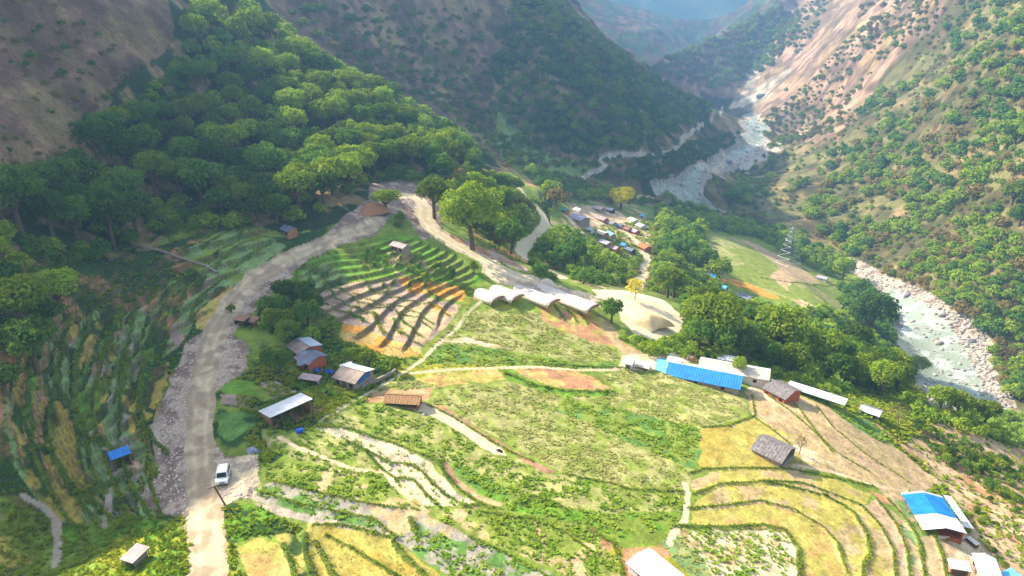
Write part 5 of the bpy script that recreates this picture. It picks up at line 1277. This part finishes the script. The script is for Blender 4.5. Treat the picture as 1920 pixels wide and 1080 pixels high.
# blue barrel with pale cover
def barrel(px, py, label):
    p = G(px, py); e = root('barrel', label, 'barrel', (p[0], p[1], p[2] + .05), .4)
    MB().bar((-.55, 0, .33), (.55, 0, .33), .36, 14).build('drum', MT['tarpb'], e)
    for x in (-.3, 0, .3): MB().bar((x - .03, 0, .33), (x + .03, 0, .33), .385, 14).build('hoop', MT['tarpb'], e)
    MB().bar((.551, 0, .33), (.58, 0, .33), .28, 12).build('lid', MT['w_white'], e)
barrel(562, 811, 'bright blue barrel lying in the grass below the long tin shed')
def sheet(px, py, L, W, rot, mat, label, name='tarpaulin', h=.5):
    p = G(px, py); r = np.random.default_rng(int(px)); n = 10; m = 6; V = []; Fc = []
    for i in range(n):
        for j in range(m): V.append(((i / (n - 1) - .5) * L, (j / (m - 1) - .5) * W, h * (.5 + .5 * math.sin(i * 1.1 + j * .6)) + .08 + r.uniform(0, .06)))
    for i in range(n - 1):
        for j in range(m - 1): k = i * m + j; Fc.append((k, k + m, k + m + 1, k + 1))
    o = MB().add(V, Fc).build(name, MT[mat]); o.location = p; o.rotation_euler = (0, 0, rot); o['label'] = label; o['category'] = name.replace('_', ' ')
    s = o.modifiers.new('thickness', 'SOLIDIFY'); s.thickness = .03
sheet(590, 696, 2.0, 1.1, -.3, 'tarpb', 'blue sheet spread in the yard, left of the tan sheet'); sheet(617, 699, 1.8, 1.1, -.3, 'tarpb', 'blue sheet touching the pink-roofed house'); sheet(604, 697, 1.2, .9, .3, 'thatch', 'tan sheet lying between the two blue sheets')
# courtyard slab walls, dry stone wall, pipe
def wall_line(name, label, cat, pts, w, h, mat, z0=-.4, group=None):
    P, _ = march([p[0] for p in pts], [p[1] for p in pts]); c = P[0]; m = MB()
    for A, B in zip(P[:-1], P[1:]):
        d = B - A; L = math.hypot(d[0], d[1]); n = np.array([-d[1], d[0], 0]) / L * w / 2; a = A - c; b = B - c
        V = []
        for q in (a, b):
            for s in (-1, 1):
                for zz in (z0, h): V.append(q + n * s + np.array([0, 0, zz]))
        m.add(V, [(0,1,3,2),(4,6,7,5),(0,4,5,1),(2,3,7,6),(1,5,7,3),(0,2,6,4)])
    o = m.build(name, MT[mat]); o.location = c; o['label'] = label; o['category'] = cat
    return o
wall_line('stone_wall', 'pale dry stone wall below the blue-walled house', 'wall', [(678,728),(690,722),(702,718),(722,709),(736,702),(744,695)], .5, .7, 'w_stone')
wall_line('courtyard_wall', 'low pale wall along the upper side of the cement yard', 'wall', [(1757,1009),(1788,1011),(1814,1012)], .25, .5, 'cement')
def pipe(pts, rad, label):
    P, _ = march([p[0] for p in pts], [p[1] for p in pts]); c = P[0]; m = MB()
    for A, B in zip(P[:-1], P[1:]): m.bar(A - c + (0, 0, rad), B - c + (0, 0, rad), rad, 8)
    o = m.build('fallen_trunk', MT['barkp']); o.location = c; o['label'] = label; o['category'] = 'trunk'
pipe([(268,465),(300,472),(330,483),(350,490),(385,500),(408,514)], .32, 'long grey fallen trunk crossing the shaded upper terraces')
# white crate by the yard
p = G(1822, 1022); e = root('crate', 'small white and brown crate at the right side of the cement yard', 'crate', tuple(p), .3)
MB().box(-.4, .4, -.9, .9, .0, .9).build('box', MT['w_wood'], e); MB().box(-.46, .46, -.96, .96, .9, .98).build('lid', MT['w_white'], e)
# --- village
VIL = [
 ((1115,385),(1131,389),6.0,'pink','w_stone','pinkish grey double house at the far edge of the village'),
 ((1138,388),(1151,391),4.5,'lilac','w_dark','dark-gabled house right of the pinkish grey double house'),
 ((1079,388),(1090,392),4.6,'white','w_white','white roofed house at the upper left of the village'),
 ((1056,388),(1065,391),3.4,'teal','w_mud','tiny teal roofed hut at the left edge of the village'),
 ((1070,399),(1098,408),8.0,'lilac','w_stone','large lilac-grey house with a dark gable facing the village road'),
 ((1118,403),(1137,409),5.5,'pink','w_mud','dull pink house at the upper end of the village road'),
 ((1138,411),(1153,417),4.6,'grey','w_stone','grey house on the right side of the village road'),
 ((1156,417),(1168,421),4.4,'dgrey','w_pink','dark blue-grey roof with a pinkish wall in the village row'),
 ((1172,424),(1182,427),4.2,'red','w_mud','house with a red roof in the village row'),
 ((1185,427),(1196,432),4.6,'lilac','w_brick','pale lilac roof with orange front, last of the village row'),
 ((1077,432),(1093,438),4.8,'zinc','w_stone','greyish white house below the large lilac-grey house'),
 ((1103,425),(1113,428),3.2,'zinc','w_white','small pale blue roof left of the village road'),
 ((1122,430),(1137,436),5.0,'cream','w_mud','tan-roofed house left of the village road'),
 ((1139,432),(1151,438),3.6,'lblue','w_stone','pale blue roofed house beside the village road'),
 ((1127,447),(1144,454),5.0,'lilac','w_mud','lilac roofed house in the lower village'),
 ((1139,457),(1160,463),4.6,'pink','w_brick','long dull pink roof in the lower village'),
 ((1166,454),(1175,457),3.2,'blue','w_white','small sky blue roof beside the village road'),
 ((1174,461),(1189,467),3.6,'dgrey','w_dark','dark purple-grey roof at the lower end of the village'),
 ((1182,406),(1193,412),5.2,'cream','w_white','cream house on the right, above the cream house with the garden'),
 ((1197,417),(1208,422),5.2,'white','w_white','white and cream house with a garden right of the village row'),
 ((1200,455),(1216,462),5.6,'orange','w_brick','orange tiled house at the road corner'),
 ((1226,492),(1243,496),5.0,'white','w_white','white house with dark openings among trees right of the road bend'),
 ((1262,470),(1270,475),3.2,'zinc','w_white','small pale roof among trees right of the village'),
 ((1286,470),(1300,477),4.6,'lilac','w_mud','lilac grey roof at the foot of the bare earth slope'),
 ((1328,511),(1344,516),4.6,'blue','w_blue','strong blue roof at the left end of the lower meadow'),
 ((1318,500),(1333,506),3.8,'pink','w_pink','pink roof just above the strong blue roof'),
 ((1343,531),(1364,537),5.0,'lblue','w_stone','pale blue roof at the near edge of the orange field'),
 ((1388,547),(1410,557),5.4,'dgrey','w_dark','dark grey roof above the bright spreading tree'),
 ((1409,566),(1432,582),5.0,'white','w_white','long white roof right of the bright spreading tree'),
 ((1390,588),(1400,602),4.0,'white','w_white','small white roof at the right side of the bright spreading tree'),
 ((1474,594),(1492,602),4.6,'cream','w_brick','pale roof with orange walls among trees below the meadow'),
 ((1506,598),(1520,602),3.6,'dgrey','w_white','small dark grey roof right of the orange-walled one'),
 ((1533,515),(1553,520),5.2,'lilac','w_white','grey-white house at the right end of the lower meadow'),
 ((1456,438),(1466,440),4.4,'pink','w_pink','tiny pink roof near the river above the meadow'),
 ((1203,400),(1210,403),3.4,'lblue','w_white','tiny pale blue roof among trees at the top of the village'),
]
HX = []
for p1, p2, W, ro, wa, lab in VIL:
    h = gable('village_house', lab, 'house', p1, p2, W * .9, 2.1, 1.0, ro, wa, group='houses of the village', near=False, door=1); HX.append(h)
# --- transmission towers
def pylon(top, base, label, s=1.0):
    B = G(*base); D = ray(*top); t = B[1] / D[1]; H = D[2] * t - B[2]; H = max(14, min(30, H)); w = H * .23
    e = root('transmission_tower', label, 'transmission tower', tuple(B), .5, 'lattice transmission towers'); th = .05 * s
    wid = lambda f: w * (1 - f) ** 1.15 * .95 + .45
    cor = [(-1,-1),(1,-1),(1,1),(-1,1)]; lev = [0, .16, .31, .45, .57, .68, .78, .88, .97]
    for cx_, cy_ in cor:
        m = MB()
        for a_, b_ in zip(lev[:-1], lev[1:]): m.bar((cx_ * wid(a_), cy_ * wid(a_), H * a_ - (.6 if a_ == 0 else 0)), (cx_ * wid(b_), cy_ * wid(b_), H * b_), th * 1.3, 4)
        m.build('leg', MT['metal'], e)
    m = MB()
    for a_, b_ in zip(lev[:-1], lev[1:]):
        for k in range(4):
            p, q = cor[k], cor[(k + 1) % 4]
            m.bar((p[0] * wid(a_), p[1] * wid(a_), H * a_), (q[0] * wid(b_), q[1] * wid(b_), H * b_), th * .4, 3)
            m.bar((q[0] * wid(a_), q[1] * wid(a_), H * a_), (p[0] * wid(b_), p[1] * wid(b_), H * b_), th * .4, 3)
            m.bar((p[0] * wid(b_), p[1] * wid(b_), H * b_), (q[0] * wid(b_), q[1] * wid(b_), H * b_), th * .8, 3)
    m.build('bracing', MT['metal'], e)
    for f in (.68, .8, .92):
        m = MB(); L = H * .13
        for sy in (-1, 1):
            for sx in (-1, 1): m.bar((sx * wid(f), sy * wid(f), H * f), (sx * L, 0, H * f + .15), th * .8, 3)
            for sx in (-1, 1): m.bar((sx * wid(f), sy * wid(f), H * f + .9), (sx * L, 0, H * f + .15), th * .8, 3)
        m.bar((-wid(f), -wid(f), H * f), (wid(f), wid(f), H * f), th, 3).bar((-wid(f), wid(f), H * f), (wid(f), -wid(f), H * f), th, 3)
        m.build('crossarm', MT['metal'], e)
    return e
pylon((1488,424), (1474,505), 'pale lattice tower standing beyond the lower meadow', 1.25)
pylon((1256,324), (1254,386), 'hazy lattice tower in front of the upper river', 1.1)
# --- utility pole leaning over the road
def pole(base, top, label, arm=True, r=.11):
    B = G(*base); D = ray(*top); t = B[1] / D[1] * .985; T = D * t; T = np.array([T[0], T[1], T[2]]) - B
    e = root('utility_pole', label, 'pole', tuple(B)); MB().bar((0, 0, -.5), tuple(T), r, 8).build('pole', MT['w_wood'], e)
    if arm:
        ca = MB().bar(tuple(T * .96 + np.array([-.75, -.55, 0])), tuple(T * .96 + np.array([.6, .45, 0])), .07, 6).build('crossarm', MT['w_wood'], e)
        for k in (-.65, 0, .5): MB().bar(tuple(T * .96 + np.array([k, k * .73, .07])), tuple(T * .96 + np.array([k, k * .73, .26])), .05, 6).build('insulator', MT['w_white'], ca)
    return e
pole((424,946), (401,911), 'leaning brown utility pole with a crossarm in front of the parked car', True, .12)
pole((769,655), (768,630), 'thin pole standing at the lower rim of the terrace fan', False, .07)
pole((1217,668), (1217,652), 'short dark post behind the low white roof', False, .1)
# --- parked car
def car(px, py, heading, label):
    p = G(px, py); e = root('car', label, 'car', (p[0], p[1], p[2] + .02), heading)   # +x is the front
    prof = [(-2.0,.45),(-2.02,.95),(-1.95,1.15),(-1.8,1.75),(-1.55,1.86),(.55,1.84),(.75,1.76),(1.25,1.15),(1.95,1.02),(2.08,.85),(2.1,.42)]
    prof = [(x * .8, z) for x, z in prof]; w = .84; V = []; n = len(prof)
    for s in (-1, 1):
        for x, z in prof: V.append((x, s * (w - max(0, z - 1.1) * .16), z))
    Fc = [tuple(range(n - 1, -1, -1)), tuple(range(n, 2 * n))] + [(i, (i + 1) % n, (i + 1) % n + n, i + n) for i in range(n)]
    b = MB().add(V, Fc).build('body', MT['paint'], e); bv = b.modifiers.new('bevel', 'BEVEL'); bv.width = .06; bv.segments = 3; bv.limit_method = 'ANGLE'
    for q in b.data.polygons: q.use_smooth = False
    yy = lambda z: w - max(0, z - 1.1) * .16
    K = .8
    MB().slab([(1.24*K+.01,-.66,1.2),(1.24*K+.01,.66,1.2),(.79*K+.01,.6,1.73),(.79*K+.01,-.6,1.73)], -.03).build('windscreen', MT['glass'], e)
    MB().slab([(-1.955*K,.62,1.22),(-1.955*K,-.62,1.22),(-1.83*K,-.58,1.68),(-1.83*K,.58,1.68)], -.03).build('rear_window', MT['glass'], e)
    for s in (-1, 1):
        for x0, x1 in ((-1.36,-.76),(-.68,-.04),(.04,.5)):
            P = [(x0, s * (yy(1.2) + .012), 1.2), (x1 + (.2 if x1 > .45 else 0), s * (yy(1.2) + .012), 1.2), (x1, s * (yy(1.68) + .012), 1.68), (x0, s * (yy(1.68) + .012), 1.68)]
            MB().slab(P if s < 0 else P[::-1], -.01).build('side_window', MT['glass'], e)
        MB().box(1.62, 1.71, s * .62 - .16, s * .62 + .16, .68, .86).build('headlight', MT['lamp'], e)
        MB().box(.66, .78, s * .9 - .1, s * .9 + .1, 1.12, 1.28).build('mirror', MT['glass'], e)
        for x in (-1.0, 1.04):
            wl = MB().bar((x, s * .62, .34), (x, s * .86, .34), .34, 18).build('wheel', MT['tyre'], e)
            MB().bar((x, s * .861, .34), (x, s * .88, .34), .2, 12).build('rim', MT['metal'], wl)
    MB().box(1.65, 1.74, -.8, .8, .38, .56).build('bumper', MT['tyre'], e)
    MB().box(1.65, 1.70, -.4, .4, .66, .84).build('grille', MT['tyre'], e)
    MB().box(-1.2, .36, -.66, -.62, 1.86, 1.92).box(-1.2, .36, .62, .66, 1.86, 1.92).build('roof_rack', MT['metal'], e)
car(420, 900, math.radians(-76), 'white car parked on the gravel beside the dirt road')
# --- boulders in the river and on its banks
def boulder_mesh(seed):
    r = np.random.default_rng(seed); V = []; Fc = []; n, m = 10, 6
    for i in range(m + 1):
        ph = math.pi * i / m
        for j in range(n):
            a = 2 * math.pi * j / n; d = np.array([math.sin(ph) * math.cos(a), math.sin(ph) * math.sin(a), math.cos(ph)])
            k = 1 + .5 * (float(vnoise(d[0] * 1.5 + 9 + seed, d[1] * 1.5 + d[2] * 1.3 + 5, seed)) - .5); V.append(d * k * np.array([1, .75, .6]))
    for i in range(m):
        for j in range(n): k = i * n + j; k2 = i * n + (j + 1) % n; Fc.append((k, k + n, k2 + n, k2))
    me = bpy.data.meshes.new('boulder'); me.from_pydata([tuple(map(float, v)) for v in V], [], Fc); me.materials.append(MT['rockg']); return me
BM = [boulder_mesh(k) for k in range(5)]
r = np.random.default_rng(77); cnt = 0
for pol, n, rr, lab in (([(1650,535),(1760,555),(1840,620),(1870,680),(1895,770),(1750,760),(1690,650)], 75, (.5, 1.8), 'pale boulder in the lower river or on its gravel edge'), ([(1240,345),(1330,295),(1390,255),(1415,215),(1460,270),(1370,325),(1310,350)], 40, (1.0, 3.0), 'pale boulder in the upper river bend')):
    X, Y = px_candidates(pol, n, r); P, h = march(X, Y)
    for q in P:
        o = bpy.data.objects.new('boulder', BM[int(r.integers(5))]); COLL.objects.link(o); s = r.uniform(*rr) * r.uniform(.5, 1)
        o.location = (q[0], q[1], float(Hbase(q[0], q[1]))); o.scale = (s, s, s); o.rotation_euler = (0, 0, r.uniform(0, 6.28)); o['label'] = lab; o['category'] = 'boulder'; o['group'] = 'river boulders' if cnt < 75 else 'upper river boulders'; cnt += 1
for i, (px, py, s, lab) in enumerate([(1428,182,7.5,'large dark blocky rock at the foot of the pale landslide'),(1760,643,2.4,'biggest pale boulder in mid-stream of the lower river'),(1767,590,2.6,'dark-shadowed boulder on the right bank of the lower river'),(1822,640,2.2,'reddish dark boulder on the right gravel bank'),(1703,553,2.4,'dark boulder at the top of the lower river reach'),(1365,305,4.0,'dark boulder in the middle of the upper river bend')]):
    q = G(px, py); o = bpy.data.objects.new('boulder', BM[i % 5]); COLL.objects.link(o); o.location = tuple(q); o.scale = (s, s, s * 1.1); o['label'] = lab; o['category'] = 'boulder'
    if i in (0, 3, 4, 5): o.data = o.data.copy(); o.data.materials[0] = MT['grey'] if i else MT['dgrey']

# --- broken stones on the road spoil and river margins
def stones(name, label, polys, n, rr, mat, seed, want):
    r = np.random.default_rng(seed); T = np.array([v.co[:] for v in BM[0].vertices]); TF = np.array([p.vertices[:] for p in BM[0].polygons]); VV = []; FF = []; o = 0
    for pol in polys:
        X, Y = px_candidates(pol, n, r); P, h = march(X, Y); P = P[h]; cc, cl, fi, dz = cover(P[:, 0], P[:, 1]); k = np.isin(cl, want); P = P[k]; P[:, 2] += dz[k]
        for q in P:
            s = r.uniform(*rr) ** 1.0 * r.uniform(.3, 1); a = r.uniform(0, 6.28); ca, sa = math.cos(a), math.sin(a)
            W = np.stack([T[:, 0] * ca - T[:, 1] * sa, T[:, 0] * sa + T[:, 1] * ca, T[:, 2] * r.uniform(.6, 1.2)], -1) * s + q
            VV.append(W); FF.append(TF + o); o += len(T)
    me = new_mesh(name, np.concatenate(VV), np.concatenate(FF)); link(name, me, MT[mat], kind='stuff', label=label, category='stones')
stones('rubble', 'broken stones on the spoil beside the dirt road', [[(440,540),(520,460),(660,420),(700,345),(800,350),(830,440),(560,510),(430,620),(470,690),(400,760),(430,850),(495,855),(485,940),(412,1010),(350,975),(275,925),(300,800),(345,630)]], 3600, (.08, .34), 'cement', 5, (3,))
stones('river_stones', 'stones along the river margins', [[(1600,500),(1760,548),(1840,610),(1872,680),(1900,775),(1740,765),(1650,545)], [(1215,340),(1330,292),(1388,252),(1412,205),(1464,272),(1312,358),(1390,410),(1290,390)]], 2600, (.3, 1.5), 'rockg', 6, (8,))

stones('river_stones', 'scattered stones standing in the river water', [[(1600,500),(1760,548),(1840,610),(1872,680),(1900,775),(1740,765),(1650,545)], [(1215,340),(1330,292),(1388,252),(1412,205),(1464,272),(1312,358),(1390,410),(1290,390)]], 300, (.3, 1.6), 'rockg', 16, (7,))
# ------------------------------------------------------------------ haze
lo = np.array([-800.0, -200.0, -480.0]); hi = np.array([4300.0, 5700.0, 60.0])
for o in bpy.data.objects:
    if o.type == 'MESH' and o.get('kind') == 'structure': hi[2] = max(hi[2], max(c[2] for c in o.bound_box) + 15)
print('haze top', hi[2])
hz = MB().box(lo[0], hi[0], lo[1], hi[1], lo[2], hi[2])
mh = bpy.data.materials.new('haze_air'); mh.use_nodes = True; nt = mh.node_tree; nt.nodes.clear()
ho = nt.nodes.new('ShaderNodeOutputMaterial'); pv = nt.nodes.new('ShaderNodeVolumePrincipled')
pv.inputs['Color'].default_value = (.30, .58, 1.0, 1); pv.inputs['Density'].default_value = .00029; pv.inputs['Anisotropy'].default_value = .3
nt.links.new(pv.outputs[0], ho.inputs['Volume'])
hb = hz.build('haze', mh); hb['kind'] = 'stuff'; hb['label'] = 'blue haze filling the valley'; hb['category'] = 'haze'
